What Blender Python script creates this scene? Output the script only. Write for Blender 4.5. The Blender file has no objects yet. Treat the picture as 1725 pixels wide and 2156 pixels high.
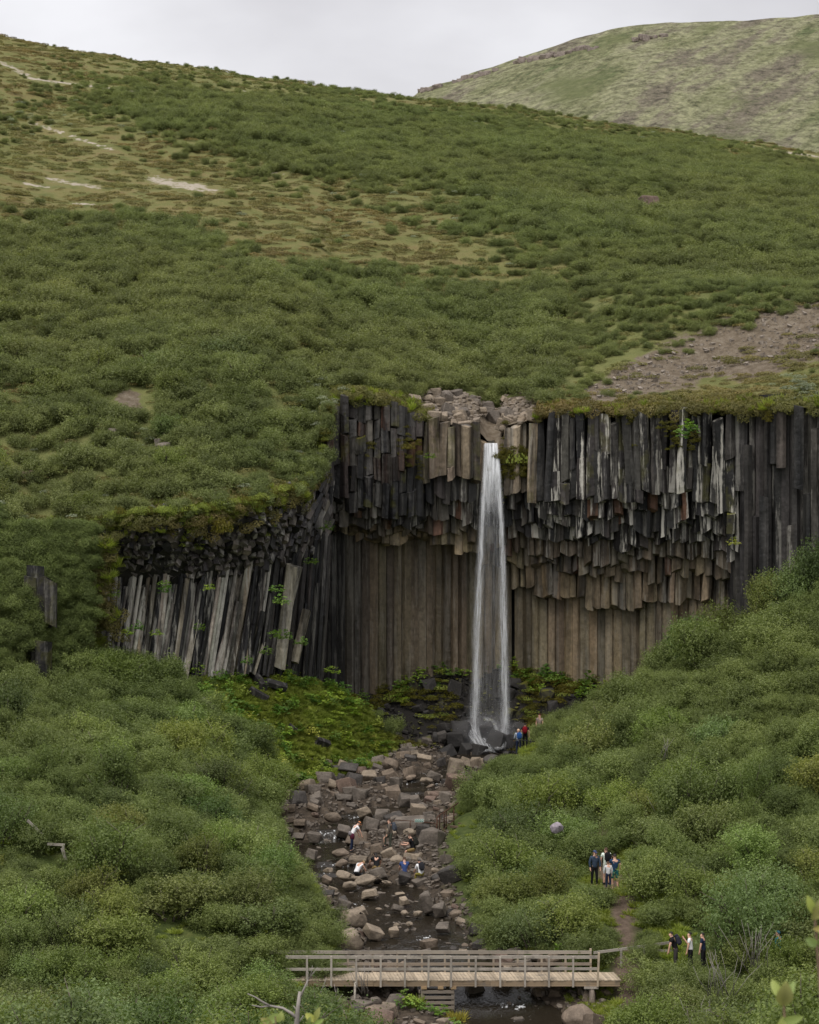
import bpy, bmesh, math, random
import numpy as np
from mathutils import Vector, Matrix, Euler
R = math.radians
sc = bpy.context.scene
col = sc.collection
rng = np.random.default_rng(11)
rnd = random.Random(5)

# ------------------------------------------------------------------ camera, sky, sun, exposure
cam_d = bpy.data.cameras.new('camera')
cam = bpy.data.objects.new('camera', cam_d); col.objects.link(cam)
cam.location = (0, 0, 0); cam.rotation_euler = (R(90), 0, 0)
cam_d.sensor_fit = 'AUTO'; cam_d.sensor_width = 36.0
cam_d.lens = 5020 / 2156 * 36; cam_d.shift_y = -110 / 2156
cam_d.clip_start = 0.5; cam_d.clip_end = 6000
cam_d.dof.use_dof = True; cam_d.dof.focus_distance = 130; cam_d.dof.aperture_fstop = 9
sc.camera = cam

SUN_EL, SUN_AZ = R(64), R(205)
W = bpy.data.worlds.new('World'); sc.world = W; W.use_nodes = True
nt = W.node_tree; nt.nodes.clear()
out = nt.nodes.new('ShaderNodeOutputWorld'); bg = nt.nodes.new('ShaderNodeBackground')
sky = nt.nodes.new('ShaderNodeTexSky'); sky.sky_type = 'NISHITA'; sky.sun_disc = False
sky.sun_elevation = SUN_EL; sky.sun_rotation = SUN_AZ
tcd = nt.nodes.new('ShaderNodeTexCoord'); mp = nt.nodes.new('ShaderNodeMapping')
mp.inputs['Scale'].default_value = (1.0, 1.0, 2.2)
n1 = nt.nodes.new('ShaderNodeTexNoise'); n1.inputs['Scale'].default_value = 5.5
n1.inputs['Detail'].default_value = 5; n1.inputs['Roughness'].default_value = 0.5
cr = nt.nodes.new('ShaderNodeValToRGB')
cr.color_ramp.elements[0].position = 0.30; cr.color_ramp.elements[0].color = (3.1, 3.0, 3.1, 1)
cr.color_ramp.elements[1].position = 0.70; cr.color_ramp.elements[1].color = (4.6, 4.55, 4.68, 1)
mx = nt.nodes.new('ShaderNodeMix'); mx.data_type = 'RGBA'; mx.inputs[0].default_value = 0.95
nt.links.new(tcd.outputs['Generated'], mp.inputs['Vector']); nt.links.new(mp.outputs[0], n1.inputs['Vector'])
nt.links.new(n1.outputs['Fac'], cr.inputs[0])
nt.links.new(sky.outputs[0], mx.inputs[6]); nt.links.new(cr.outputs[0], mx.inputs[7])
nt.links.new(mx.outputs[2], bg.inputs[0]); bg.inputs[1].default_value = 0.105
nt.links.new(bg.outputs[0], out.inputs[0])

sun_d = bpy.data.lights.new('sun', 'SUN'); sun_d.energy = 1.5; sun_d.angle = R(40); sun_d.color = (1, .96, .9)
sun = bpy.data.objects.new('sun', sun_d); col.objects.link(sun)
sd = Vector((math.sin(SUN_AZ) * math.cos(SUN_EL), math.cos(SUN_AZ) * math.cos(SUN_EL), math.sin(SUN_EL)))
sun.rotation_euler = sd.to_track_quat('Z', 'Y').to_euler()
sc.view_settings.view_transform = 'Standard'; sc.view_settings.look = 'None'
sc.view_settings.exposure = 0.95; sc.view_settings.gamma = 1.0
sc.cycles.max_bounces = 6; sc.cycles.diffuse_bounces = 3; sc.cycles.glossy_bounces = 2
sc.cycles.transmission_bounces = 3; sc.cycles.transparent_max_bounces = 12

# ------------------------------------------------------------------ helpers
F = 5020.0
def P(u, v, Y): return Vector(((u - 862.5) / F * Y, Y, (968 - v) / F * Y))
def X(u, Y): return (u - 862.5) / F * Y
def Z(v, Y): return (968 - v) / F * Y
def proj(p): return (p[0] / p[1] * F + 862.5, 968 - p[2] / p[1] * F)
def tab(*pairs):
    a = np.array(pairs, float)
    return lambda x: np.interp(x, a[:, 0], a[:, 1])
def sstep(a, b, x):
    t = np.clip((np.asarray(x, float) - a) / (b - a), 0, 1); return t * t * (3 - 2 * t)
def _h(ix, iy, s):
    n = (ix.astype(np.int64) * 374761393 + iy.astype(np.int64) * 668265263 + s * 1442695041) & 0x7fffffff
    n = ((n ^ (n >> 13)) * 1274126177) & 0x7fffffff
    return ((n ^ (n >> 16)) & 0xffff) / 65535.0
def vn(x, y, s=0):
    x = np.asarray(x, float); y = np.asarray(y, float)
    ix = np.floor(x); iy = np.floor(y); fx = x - ix; fy = y - iy
    fx = fx * fx * (3 - 2 * fx); fy = fy * fy * (3 - 2 * fy)
    a = _h(ix, iy, s); b = _h(ix + 1, iy, s); c = _h(ix, iy + 1, s); d = _h(ix + 1, iy + 1, s)
    return (a + (b - a) * fx) * (1 - fy) + (c + (d - c) * fx) * fy
def fbm(x, y, s=0, o=4):
    x = np.asarray(x, float); y = np.asarray(y, float)
    t = 0.0; amp = .5
    for k in range(o):
        t = t + amp * (vn(x, y, s + k * 7) - .5); amp *= .5; x = x * 2.03 + 3.1; y = y * 2.03 + 1.7
    return t
def in_poly(x, y, poly):
    x = np.asarray(x, float); y = np.asarray(y, float); c = np.zeros(np.broadcast(x, y).shape, bool)
    n = len(poly)
    for i in range(n):
        x0, y0 = poly[i]; x1, y1 = poly[i - 1]
        if y0 == y1: continue
        cond = ((y0 > y) != (y1 > y)) & (x < (x1 - x0) * (y - y0) / (y1 - y0) + x0)
        c ^= cond
    return c

def link(o, parent=None):
    col.objects.link(o)
    if parent is not None: o.parent = parent
    return o
def mesh_from(verts, faces, m=None, smooth=False, name='m'):
    me = bpy.data.meshes.new(name)
    me.from_pydata([tuple(v) for v in verts], [], faces); 
    if m: me.materials.append(m)
    if smooth: me.polygons.foreach_set('use_smooth', [True] * len(me.polygons))
    me.update(); return me
def quads_mesh(V, Q, m, smooth=True, name='m'):
    """V (n,3), Q (k,4) or (k,3) arrays -> mesh, fast"""
    me = bpy.data.meshes.new(name); n, k, s = len(V), len(Q), Q.shape[1]
    me.vertices.add(n); me.vertices.foreach_set('co', np.ascontiguousarray(V, np.float32).ravel())
    me.loops.add(k * s); me.loops.foreach_set('vertex_index', np.ascontiguousarray(Q, np.int32).ravel())
    me.polygons.add(k); me.polygons.foreach_set('loop_start', np.arange(0, k * s, s, dtype=np.int32))
    me.polygons.foreach_set('use_smooth', np.full(k, smooth))
    me.materials.append(m); me.update(calc_edges=True); return me
def obj(name, me, parent=None, loc=None, rot=None, scale=None, color=None):
    o = bpy.data.objects.new(name, me)
    if loc is not None: o.location = loc
    if rot is not None: o.rotation_euler = rot
    if scale is not None: o.scale = scale
    if color is not None: o.color = color
    return link(o, parent)
def tag(o, label=None, cat=None, group=None, kind=None):
    if label: o['label'] = label
    if cat: o['category'] = cat
    if group: o['group'] = group
    if kind: o['kind'] = kind
    return o
def thing(name, label, cat, loc=(0, 0, 0), rz=0, group=None):
    o = obj(name, None, loc=loc, rot=(0, 0, rz)); o.empty_display_size = .2
    return tag(o, label, cat, group)

# ------------------------------------------------------------------ materials
def mat(name):
    m = bpy.data.materials.new(name); m.use_nodes = True; t = m.node_tree
    b = t.nodes['Principled BSDF']; return m, t, b
def N(t, typ, **kw):
    n = t.nodes.new(typ)
    for k, v in kw.items():
        if k.startswith('_'): setattr(n, k[1:], v)
        else: n.inputs[k.replace('__', ' ')].default_value = v
    return n
def L(t, a, b): t.links.new(a, b)
def ramp(t, fac, stops):
    r = t.nodes.new('ShaderNodeValToRGB'); e = r.color_ramp.elements
    while len(e) < len(stops): e.new(.5)
    for i, (p, c) in enumerate(stops):
        e[i].position = p; e[i].color = (*c, 1) if not isinstance(c, float) else (c, c, c, 1)
    L(t, fac, r.inputs[0]); return r.outputs[0]
def mixc(t, fac, a, b, mode='MIX'):
    m = t.nodes.new('ShaderNodeMix'); m.data_type = 'RGBA'; m.blend_type = mode
    for s, v in ((0, fac), (6, a), (7, b)):
        if hasattr(v, 'links'): L(t, v, m.inputs[s])
        elif isinstance(v, (int, float)) : m.inputs[s].default_value = v if s == 0 else (v, v, v, 1)
        else: m.inputs[s].default_value = (*v, 1)
    return m.outputs[2]
def math_(t, op, a, b=0.0, clamp=False):
    m = t.nodes.new('ShaderNodeMath'); m.operation = op; m.use_clamp = clamp
    for i, v in enumerate((a, b)):
        if hasattr(v, 'links'): L(t, v, m.inputs[i])
        else: m.inputs[i].default_value = v
    return m.outputs[0]
def noise(t, vec, scale, detail=4, rough=.55, sx=None):
    n = N(t, 'ShaderNodeTexNoise', Scale=scale, Detail=detail, Roughness=rough)
    if sx is not None:
        mp = t.nodes.new('ShaderNodeMapping'); mp.inputs['Scale'].default_value = sx
        L(t, vec, mp.inputs[0]); vec = mp.outputs[0]
    L(t, vec, n.inputs['Vector']); return n.outputs['Fac']
def bump(t, b, h, strength=.4, dist=.1):
    n = N(t, 'ShaderNodeBump', Strength=strength, Distance=dist); L(t, h, n.inputs['Height'])
    L(t, n.outputs[0], b.inputs['Normal'])
def geo_pos(t): return t.nodes.new('ShaderNodeNewGeometry').outputs['Position']
def obj_co(t): return t.nodes.new('ShaderNodeTexCoord').outputs['Object']

def leaf_material(name, dark, lite, olive, trans=.38, patch=.02, warm=0.30):
    m, t, b = mat(name)
    at = t.nodes.new('ShaderNodeAttribute'); at.attribute_name = 'tint'
    oi = t.nodes.new('ShaderNodeObjectInfo')
    pn = noise(t, geo_pos(t), patch, 3, .6)
    c = mixc(t, at.outputs['Fac'], dark, lite)
    f = math_(t, 'MULTIPLY', math_(t, 'ADD', math_(t, 'MULTIPLY', oi.outputs['Random'], .5), ramp(t, pn, [(.38, 0.), (.62, 1.)])), warm, True)
    c = mixc(t, f, c, mixc(t, at.outputs['Fac'], tuple(x * .55 for x in olive), olive))
    hs = t.nodes.new('ShaderNodeHueSaturation')
    L(t, c, hs.inputs['Color']); L(t, math_(t, 'ADD', math_(t, 'MULTIPLY', oi.outputs['Random'], .5), .75), hs.inputs['Value'])
    c = mixc(t, 1.0, hs.outputs[0], oi.outputs['Color'], 'MULTIPLY')
    L(t, c, b.inputs['Base Color']); b.inputs['Roughness'].default_value = .55
    b.inputs['Specular IOR Level'].default_value = .3
    tr = t.nodes.new('ShaderNodeBsdfTranslucent'); L(t, mixc(t, 1.0, c, (1.1, 1.2, .6), 'MULTIPLY'), tr.inputs[0])
    mxs = t.nodes.new('ShaderNodeMixShader'); mxs.inputs[0].default_value = trans
    L(t, b.outputs[0], mxs.inputs[1]); L(t, tr.outputs[0], mxs.inputs[2])
    L(t, mxs.outputs[0], t.nodes['Material Output'].inputs[0]); return m

M = {}
M['birch'] = leaf_material('birch_leaves', (.094, .136, .040), (.258, .318, .110), (.290, .295, .102))
M['scrub'] = leaf_material('willow_scrub_leaves', (.118, .150, .050), (.262, .308, .122), (.300, .285, .112), warm=.30, patch=.035)
M['heath'] = leaf_material('heath_leaves', (.110, .125, .036), (.235, .235, .082), (.265, .200, .080), warm=.7, patch=.05)
M['grass'] = leaf_material('grass_blades', (.155, .215, .030), (.34, .41, .080), (.36, .33, .08), patch=.3)
M['herb'] = leaf_material('herb_leaves', (.080, .175, .030), (.170, .300, .060), (.300, .290, .060), patch=.5, warm=.35)
M['moss'] = leaf_material('moss_cushion', (.060, .068, .006), (.150, .140, .014), (.140, .095, .012), patch=.6)
M['yellow'] = leaf_material('yellow_leaves', (.32, .27, .04), (.55, .45, .12), (.5, .4, .1), patch=.6)
M['near_leaf'] = leaf_material('willow_leaves', (.26, .33, .10), (.46, .54, .22), (.5, .46, .16), patch=2.)
M['white_leaf'] = leaf_material('woolly_willow_leaves', (.16, .19, .13), (.36, .39, .30), (.3, .32, .2), patch=.6)

def basalt(name, moss=0.0, wet=.75, var=(.35, 1.7)):
    m, t, b = mat(name); oi = t.nodes.new('ShaderNodeObjectInfo'); p = geo_pos(t)
    big = noise(t, p, 1.0, 5, .6, (1.2, 1.2, .36)); fine = noise(t, p, 1.0, 6, .65, (5, 5, 3.2))
    c = mixc(t, 1.0, oi.outputs['Color'], ramp(t, big, [(.3, var[0]), (.7, var[1])]), 'MULTIPLY')
    c = mixc(t, 1.0, c, ramp(t, fine, [(.25, .6), (.75, 1.35)]), 'MULTIPLY')
    # black seep stains, long vertical
    st = noise(t, p, 1.0, 4, .55, (1.0, 1.0, .07))
    c = mixc(t, ramp(t, st, [(.50, 0.), (.60, 1.)]), c, mixc(t, wet, c, (.006, .006, .007)))
    # pale lime / lichen runs
    ws = noise(t, p, 1.0, 5, .6, (2.6, 2.6, .16)); wf = noise(t, p, 1.0, 4, .7, (5, 5, 1.2))
    wm = ramp(t, math_(t, 'ADD', ws, math_(t, 'MULTIPLY', math_(t, 'SUBTRACT', wf, .5), .35)), [(.52, 0.), (.60, 1.)])
    c = mixc(t, math_(t, 'MULTIPLY', wm, oi.outputs['Alpha']), c, (.46, .44, .39))
    # horizontal jointing
    hj = noise(t, p, 1.0, 2, .5, (.9, .9, 1.7))
    if moss:
        mn = noise(t, p, .9, 5, .6)
        nz = t.nodes.new('ShaderNodeSeparateXYZ'); L(t, t.nodes.new('ShaderNodeNewGeometry').outputs['Normal'], nz.inputs[0])
        mk = math_(t, 'MULTIPLY', ramp(t, mn, [(.48, 0.), (.58, 1.)]), math_(t, 'ADD', math_(t, 'MULTIPLY', nz.outputs[2], .7), .35), True)
        c = mixc(t, math_(t, 'MULTIPLY', mk, moss), c, mixc(t, noise(t, p, 4, 3), (.05, .06, .006), (.13, .115, .012)))
    L(t, c, b.inputs['Base Color'])
    L(t, ramp(t, st, [(.45, .78), (.62, .34)]), b.inputs['Roughness']); b.inputs['Specular IOR Level'].default_value = .35
    h = math_(t, 'ADD', math_(t, 'MULTIPLY', fine, .7), math_(t, 'MULTIPLY', hj, .8))
    bump(t, b, h, .7, .12); return m
M['basalt'] = basalt('basalt_rock'); M['wall'] = basalt('basalt_wall_rock', 0, .38, (.72, 1.3)); M['basalt_moss'] = basalt('mossy_basalt', .9)

def boulder_mat(name, moss):
    m, t, b = mat(name); oi = t.nodes.new('ShaderNodeObjectInfo'); p = geo_pos(t)
    a = noise(t, p, 1.6, 6, .65); f = noise(t, p, 9, 5, .65)
    c = mixc(t, 1.0, oi.outputs['Color'], ramp(t, a, [(.3, .6), (.7, 1.35)]), 'MULTIPLY')
    c = mixc(t, 1.0, c, ramp(t, f, [(.3, .7), (.7, 1.25)]), 'MULTIPLY')
    c = mixc(t, ramp(t, noise(t, p, 5, 5, .7), [(.66, 0.), (.72, .6)]), c, (.25, .24, .21))
    if moss:
        nz = t.nodes.new('ShaderNodeSeparateXYZ'); L(t, t.nodes.new('ShaderNodeNewGeometry').outputs['Normal'], nz.inputs[0])
        mk = math_(t, 'MULTIPLY', ramp(t, noise(t, p, .7, 5, .6), [(.47, 0.), (.56, 1.)]), math_(t, 'ADD', nz.outputs[2], .25), True)
        c = mixc(t, mk, c, mixc(t, noise(t, p, 5, 3), (.05, .06, .006), (.14, .125, .014)))
    L(t, c, b.inputs['Base Color']); b.inputs['Roughness'].default_value = .7; b.inputs['Specular IOR Level'].default_value = .3
    bump(t, b, math_(t, 'ADD', a, math_(t, 'MULTIPLY', f, .4)), .6, .12); return m
M['boulder'] = boulder_mat('river_boulder', 0); M['boulder_moss'] = boulder_mat('mossy_boulder', 1)

def valley_mat():
    m, t, b = mat('valley_soil'); p = geo_pos(t)
    at = t.nodes.new('ShaderNodeAttribute'); at.attribute_name = 'mask'
    s = t.nodes.new('ShaderNodeSeparateColor'); L(t, at.outputs['Color'], s.inputs[0])
    g = ramp(t, noise(t, p, 1.2, 6, .65), [(.3, (.035, .052, .012)), (.55, (.075, .098, .026)), (.75, (.12, .125, .04))])
    bed = ramp(t, noise(t, p, 2.5, 6, .7), [(.3, (.028, .022, .017)), (.55, (.078, .060, .044)), (.75, (.15, .12, .09))])
    trail = ramp(t, noise(t, p, 2.2, 6, .7), [(.3, (.06, .042, .03)), (.7, (.17, .125, .095))])
    grn = ramp(t, noise(t, p, .8, 6, .65), [(.35, (.13, .165, .022)), (.55, (.24, .28, .045)), (.7, (.30, .26, .055))])
    c = mixc(t, s.outputs[0], g, bed); c = mixc(t, s.outputs[1], c, grn); c = mixc(t, s.outputs[2], c, trail); c = mixc(t, math_(t, 'MULTIPLY', s.outputs[0], s.outputs[2]), c, (.020, .018, .016))
    L(t, c, b.inputs['Base Color']); b.inputs['Roughness'].default_value = .9; b.inputs['Specular IOR Level'].default_value = .2
    bump(t, b, noise(t, p, 4, 6, .7), .8, .2); return m
M['valley'] = valley_mat()

def hill_mat():
    m, t, b = mat('hillside_heath'); p = geo_pos(t)
    at = t.nodes.new('ShaderNodeAttribute'); at.attribute_name = 'mask'
    s = t.nodes.new('ShaderNodeSeparateColor'); L(t, at.outputs['Color'], s.inputs[0])
    heath = ramp(t, noise(t, p, .35, 7, .72), [(.32, (.095, .110, .034)), (.45, (.155, .158, .056)), (.57, (.195, .172, .070)), (.70, (.170, .120, .058))])
    green = ramp(t, noise(t, p, .5, 7, .7), [(.32, (.095, .110, .036)), (.55, (.165, .175, .064)), (.72, (.215, .20, .080))])
    gravel = ramp(t, noise(t, p, 1.6, 7, .75), [(.3, (.080, .063, .044)), (.5, (.170, .136, .098)), (.66, (.235, .20, .155)), (.74, (.45, .42, .38))])
    turf = ramp(t, noise(t, p, .45, 5, .65), [(.45, 0.), (.60, 1.)])
    c = mixc(t, s.outputs[1], green, heath)
    gm = ramp(t, math_(t, 'ADD', s.outputs[0], math_(t, 'MULTIPLY', math_(t, 'SUBTRACT', noise(t, p, .35, 6, .7), .5), 1.3)), [(.48, 0.), (.60, 1.)])
    c = mixc(t, gm, c, gravel)
    pale = ramp(t, math_(t, 'ADD', s.outputs[2], math_(t, 'MULTIPLY', math_(t, 'SUBTRACT', noise(t, p, 1.1, 6, .75), .5), 1.5)), [(.55, 0.), (.68, 1.)])
    c = mixc(t, pale, c, (.42, .37, .30))
    L(t, c, b.inputs['Base Color']); b.inputs['Roughness'].default_value = .95; b.inputs['Specular IOR Level'].default_value = .15
    bump(t, b, noise(t, p, 1.8, 7, .75), .9, .35); return m
M['hill'] = hill_mat()

def far_mat():
    m, t, b = mat('far_hill_moss'); p = geo_pos(t)
    mp = t.nodes.new('ShaderNodeMapping'); mp.inputs['Scale'].default_value = (.020, .008, .085)
    mr = t.nodes.new('ShaderNodeMapping'); mr.inputs['Rotation'].default_value = (0, R(34), 0); L(t, p, mr.inputs[0]); L(t, mr.outputs[0], mp.inputs[0])
    n = N(t, 'ShaderNodeTexNoise', Scale=1.0, Detail=9, Roughness=.72); L(t, mp.outputs[0], n.inputs['Vector'])
    c = ramp(t, n.outputs[0], [(.33, (.115, .140, .066)), (.42, (.21, .215, .118)), (.50, (.29, .29, .175)), (.57, (.205, .185, .135)), (.64, (.175, .152, .118)), (.70, (.27, .27, .17))])
    f = ramp(t, noise(t, p, .30, 9, .85), [(.38, .35), (.62, 1.55)])
    c = mixc(t, 1.0, c, f, 'MULTIPLY')
    g = ramp(t, noise(t, p, .012, 6, .6), [(.52, 0.), (.62, .75)])
    c = mixc(t, g, c, (.15, .17, .075))
    L(t, c, b.inputs['Base Color']); b.inputs['Roughness'].default_value = .95; b.inputs['Specular IOR Level'].default_value = .1
    bump(t, b, noise(t, p, .12, 8, .75), 1., 4); return m
M['far'] = far_mat()

def plain(name, c, rough=.8, var=.35, scale=6, spec=.25, use_obj=False):
    m, t, b = mat(name); n = noise(t, obj_co(t), scale, 4, .6)
    cc = mixc(t, 1.0, c, ramp(t, n, [(.3, 1 - var), (.7, 1 + var)]), 'MULTIPLY')
    if use_obj:
        oi = t.nodes.new('ShaderNodeObjectInfo'); cc = mixc(t, 1.0, cc, oi.outputs['Color'], 'MULTIPLY')
    L(t, cc, b.inputs['Base Color']); b.inputs['Roughness'].default_value = rough; b.inputs['Specular IOR Level'].default_value = spec
    return m
M['bark'] = plain('birch_bark', (.13, .11, .09), .85, .5, 4)
M['dead'] = plain('dead_wood', (.27, .245, .225), .8, .3, 4)
M['cloth'] = plain('cloth', (1, 1, 1), .9, .15, 12, .1, True)
M['skin'] = plain('skin', (.62, .37, .27), .55, .06, 10, .3)
M['hair'] = plain('hair', (1, 1, 1), .6, .25, 30, .3, True)
M['rust'] = plain('rusty_iron', (.075, .035, .022), .8, .5, 8)
M['dark_iron'] = plain('dark_iron', (.02, .02, .022), .5, .3, 8)
M['sign_g'] = plain('sign_green', (.03, .18, .13), .5, .05); M['sign_w'] = plain('sign_white', (.75, .78, .75), .5, .05)

def wood_mat():
    m, t, b = mat('weathered_wood'); oi = t.nodes.new('ShaderNodeObjectInfo'); c0 = obj_co(t)
    n = noise(t, c0, 1.0, 5, .65, (1.2, 9, 9)); w = noise(t, geo_pos(t), 2.2, 5, .65)
    c = mixc(t, 1.0, oi.outputs['Color'], ramp(t, n, [(.3, .62), (.7, 1.25)]), 'MULTIPLY')
    c = mixc(t, ramp(t, w, [(.52, 0.), (.68, .65)]), c, (.17, .15, .13))
    L(t, c, b.inputs['Base Color']); b.inputs['Roughness'].default_value = .8; b.inputs['Specular IOR Level'].default_value = .2
    bump(t, b, n, .35, .02); return m
M['wood'] = wood_mat()

def river_mat():
    m, t, b = mat('river_water'); p = geo_pos(t)
    at = t.nodes.new('ShaderNodeAttribute'); at.attribute_name = 'foam'
    r1 = noise(t, p, 1.0, 5, .6, (2.2, 1.1, 2)); r2 = noise(t, p, 1.0, 3, .5, (9, 5, 9))
    fo = ramp(t, math_(t, 'ADD', at.outputs['Fac'], math_(t, 'MULTIPLY', math_(t, 'SUBTRACT', noise(t, p, 1.0, 6, .75, (5, 2.5, 5)), .54), 2.2)), [(.50, 0.), (.68, 1.)])
    L(t, mixc(t, fo, (.020, .016, .011), (.78, .80, .82)), b.inputs['Base Color'])
    L(t, math_(t, 'ADD', math_(t, 'MULTIPLY', fo, .5), .10), b.inputs['Roughness']); b.inputs['IOR'].default_value = 1.33
    bump(t, b, math_(t, 'ADD', r1, math_(t, 'MULTIPLY', r2, .35)), .55, .12); return m
M['river'] = river_mat()

def fall_mat():
    m, t, b = mat('falling_water')
    uv = t.nodes.new('ShaderNodeUVMap'); uv.uv_map = 'flow'
    at = t.nodes.new('ShaderNodeAttribute'); at.attribute_name = 'dens'
    s1 = noise(t, uv.outputs[0], 1.0, 5, .62, (9, 2.6, 1)); s2 = noise(t, uv.outputs[0], 1.0, 4, .6, (30, 6, 1))
    s = math_(t, 'ADD', math_(t, 'MULTIPLY', s1, .6), math_(t, 'MULTIPLY', s2, .4))
    a = math_(t, 'ADD', math_(t, 'MULTIPLY', math_(t, 'SUBTRACT', s, .5), 6.6), .32)
    a = math_(t, 'MULTIPLY', math_(t, 'ADD', a, math_(t, 'MULTIPLY', at.outputs['Fac'], .6)), at.outputs['Fac'], True)
    b.inputs['Base Color'].default_value = (.88, .90, .93, 1); b.inputs['Roughness'].default_value = .6
    tl = t.nodes.new('ShaderNodeBsdfTranslucent'); tl.inputs[0].default_value = (.88, .90, .93, 1)
    m1 = t.nodes.new('ShaderNodeMixShader'); m1.inputs[0].default_value = .35
    L(t, b.outputs[0], m1.inputs[1]); L(t, tl.outputs[0], m1.inputs[2])
    tp = t.nodes.new('ShaderNodeBsdfTransparent'); m2 = t.nodes.new('ShaderNodeMixShader')
    L(t, a, m2.inputs[0]); L(t, tp.outputs[0], m2.inputs[1]); L(t, m1.outputs[0], m2.inputs[2])
    L(t, m2.outputs[0], t.nodes['Material Output'].inputs[0]); return m
M['fall'] = fall_mat()

# ------------------------------------------------------------------ terrain functions (metres; camera eye = origin)
ZW0 = tab((20, -24), (92, -24.4), (98, -24.0), (102, -23.6), (104.5, -22.85), (110, -22.45), (120, -21.95), (130, -21.42), (140, -20.88), (150, -20.35), (160, -19.85), (190, -19.6))
STEPS = ((124.5, .18), (127.0, .25), (134.6, .5), (139.5, .25), (146.5, .3), (150.5, .3))
def ZW(Y):
    z = ZW0(Y)
    for y, h in STEPS:   # riffles: level falls quickly there, gently elsewhere
        z = z + h * (sstep(y - .35, y + .35, Y) - np.clip((np.asarray(Y, float) - y + 2.2) / 4.4, 0, 1))
    return z
_bl = [(2156, 735, 98), (2053, 735, 105), (1995, 742, 110), (1884, 680, 120), (1794, 622, 130), (1717, 585, 140), (1647, 640, 150), (1610, 760, 155), (1589, 840, 160)]
_br = [(2156, 1265, 98), (2053, 1270, 103), (2030, 1040, 108), (1995, 1000, 110), (1884, 955, 120), (1794, 925, 130), (1717, 955, 140), (1647, 985, 150), (1620, 1060, 155), (1589, 1110, 160)]
BL = tab((60, -1.0), (90, -2.0), *[(y, X(u, y)) for v, u, y in _bl], (172, X(850, 172)))
BR = tab((60, 9.0), (90, 8.4), *[(y, X(u, y)) for v, u, y in _br], (172, X(1130, 172)))
_ch = [(95, 1125, 1.9), (98, 1110, 1.9), (102, 1060, 1.8), (105, 960, 1.8), (110, 885, 1.9), (113, 868, 1.9), (117, 838, 1.6), (121, 800, 1.8), (124, 710, 1.2), (128, 678, 1.1), (132, 660, 1.5), (134.5, 712, .8), (137.5, 760, 1.9), (140, 790, 1.3), (143, 855, .6), (147, 872, .7), (151, 900, 1.1), (155, 960, .8), (158, 1010, 1.6), (161, 1035, 2.2), (163, 1035, 2.0)]
CX = tab((60, X(1160, 60)), *[(y, X(u, y)) for y, u, w in _ch]); CW = tab(*[(y, w * 1.2) for y, u, w in _ch])
HL = tab((60, .5), (90, 1.2), (95, 1.6), (100, 2.1), (105, 3.0), (110, 4.2), (115, 5.0), (120, 5.6), (130, 6.3), (140, 6.9), (150, 7.5), (157, 7.2), (162, 5.2), (172, 5))
LL = tab((90, 5), (115, 6), (130, 6), (145, 5), (157, 4.2), (172, 4))
SR = tab((60, .02), (95, .04), (100, .07), (110, .12), (115, .17), (130, .28), (140, .38), (150, .50), (160, .53), (172, .50))
def valley_z(x, Y, rough=True):
    x = np.asarray(x, float); Y = np.asarray(Y, float)
    zw = ZW(Y); l = BL(Y); r = BR(Y); d = np.abs(x - CX(Y)) - CW(Y)
    bed = zw - .35 + .35 * sstep(-.5, .25, d) + .38 * sstep(0, 1.6, d)
    dl = np.maximum(l - x, 0); dr = np.maximum(x - r, 0)
    z = bed + HL(Y) * (1 - np.exp(-dl / LL(Y))) + SR(Y) * dr * dr / (dr + 1.2) + .35 * sstep(0, 1, dr)
    tal = zw + 5.6 * sstep(161.0, 171.5, Y) - .6 * sstep(0, 1, (x - X(960, 166)) / 1.5) * (1 - sstep(0, 1, (x - X(1110, 166)) / 1.5)) * sstep(163, 166, Y)
    z = np.maximum(z, np.where(Y > 161, tal, -99))
    z = np.maximum(z, np.where(Y < 90, -1.75 - .2405 * Y - .8 * sstep(60, 90, Y), -99))
    if rough:
        k = np.where((dl > 0) | (dr > 0), 1.0, .35)
        z = z + fbm(x * .35, Y * .35, 3, 3) * .9 * k + fbm(x * 1.4, Y * 1.4, 9, 3) * .3 * np.where(d < 0, .2, 1)
    return z

RV = tab((-600, 1010), (-200, 1060), (0, 1090), (60, 1120), (100, 1130), (170, 1118), (250, 1092), (400, 1085), (550, 1058), (640, 1030), (676, 985), (690, 868), (720, 834), (760, 832), (830, 850), (890, 878), (960, 892), (1008, 898), (1018, 928), (1052, 928), (1064, 896), (1120, 884), (1160, 864), (1300, 866), (1500, 860), (1725, 857), (2000, 850), (2400, 840))
RY = tab((-600, 140), (0, 147), (100, 147.5), (250, 147), (400, 148), (550, 151), (640, 155.5), (676, 159), (700, 163), (760, 163.5), (830, 164.5), (890, 165.3), (1000, 165.6), (1020, 166.6), (1050, 166.6), (1070, 165.8), (1160, 164.2), (1300, 162.8), (1500, 160.3), (1725, 157), (2000, 152), (2400, 145))
GV = tab((-600, -40), (0, 75), (100, 98), (300, 130), (500, 160), (600, 172), (700, 183), (800, 195), (870, 203), (1000, 218), (1200, 248), (1400, 275), (1600, 302), (1725, 322), (2400, 440))
def GY(u): return np.full_like(np.asarray(u, float), 350.0)
KN = lambda u: sstep(1180, 1420, u)
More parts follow.
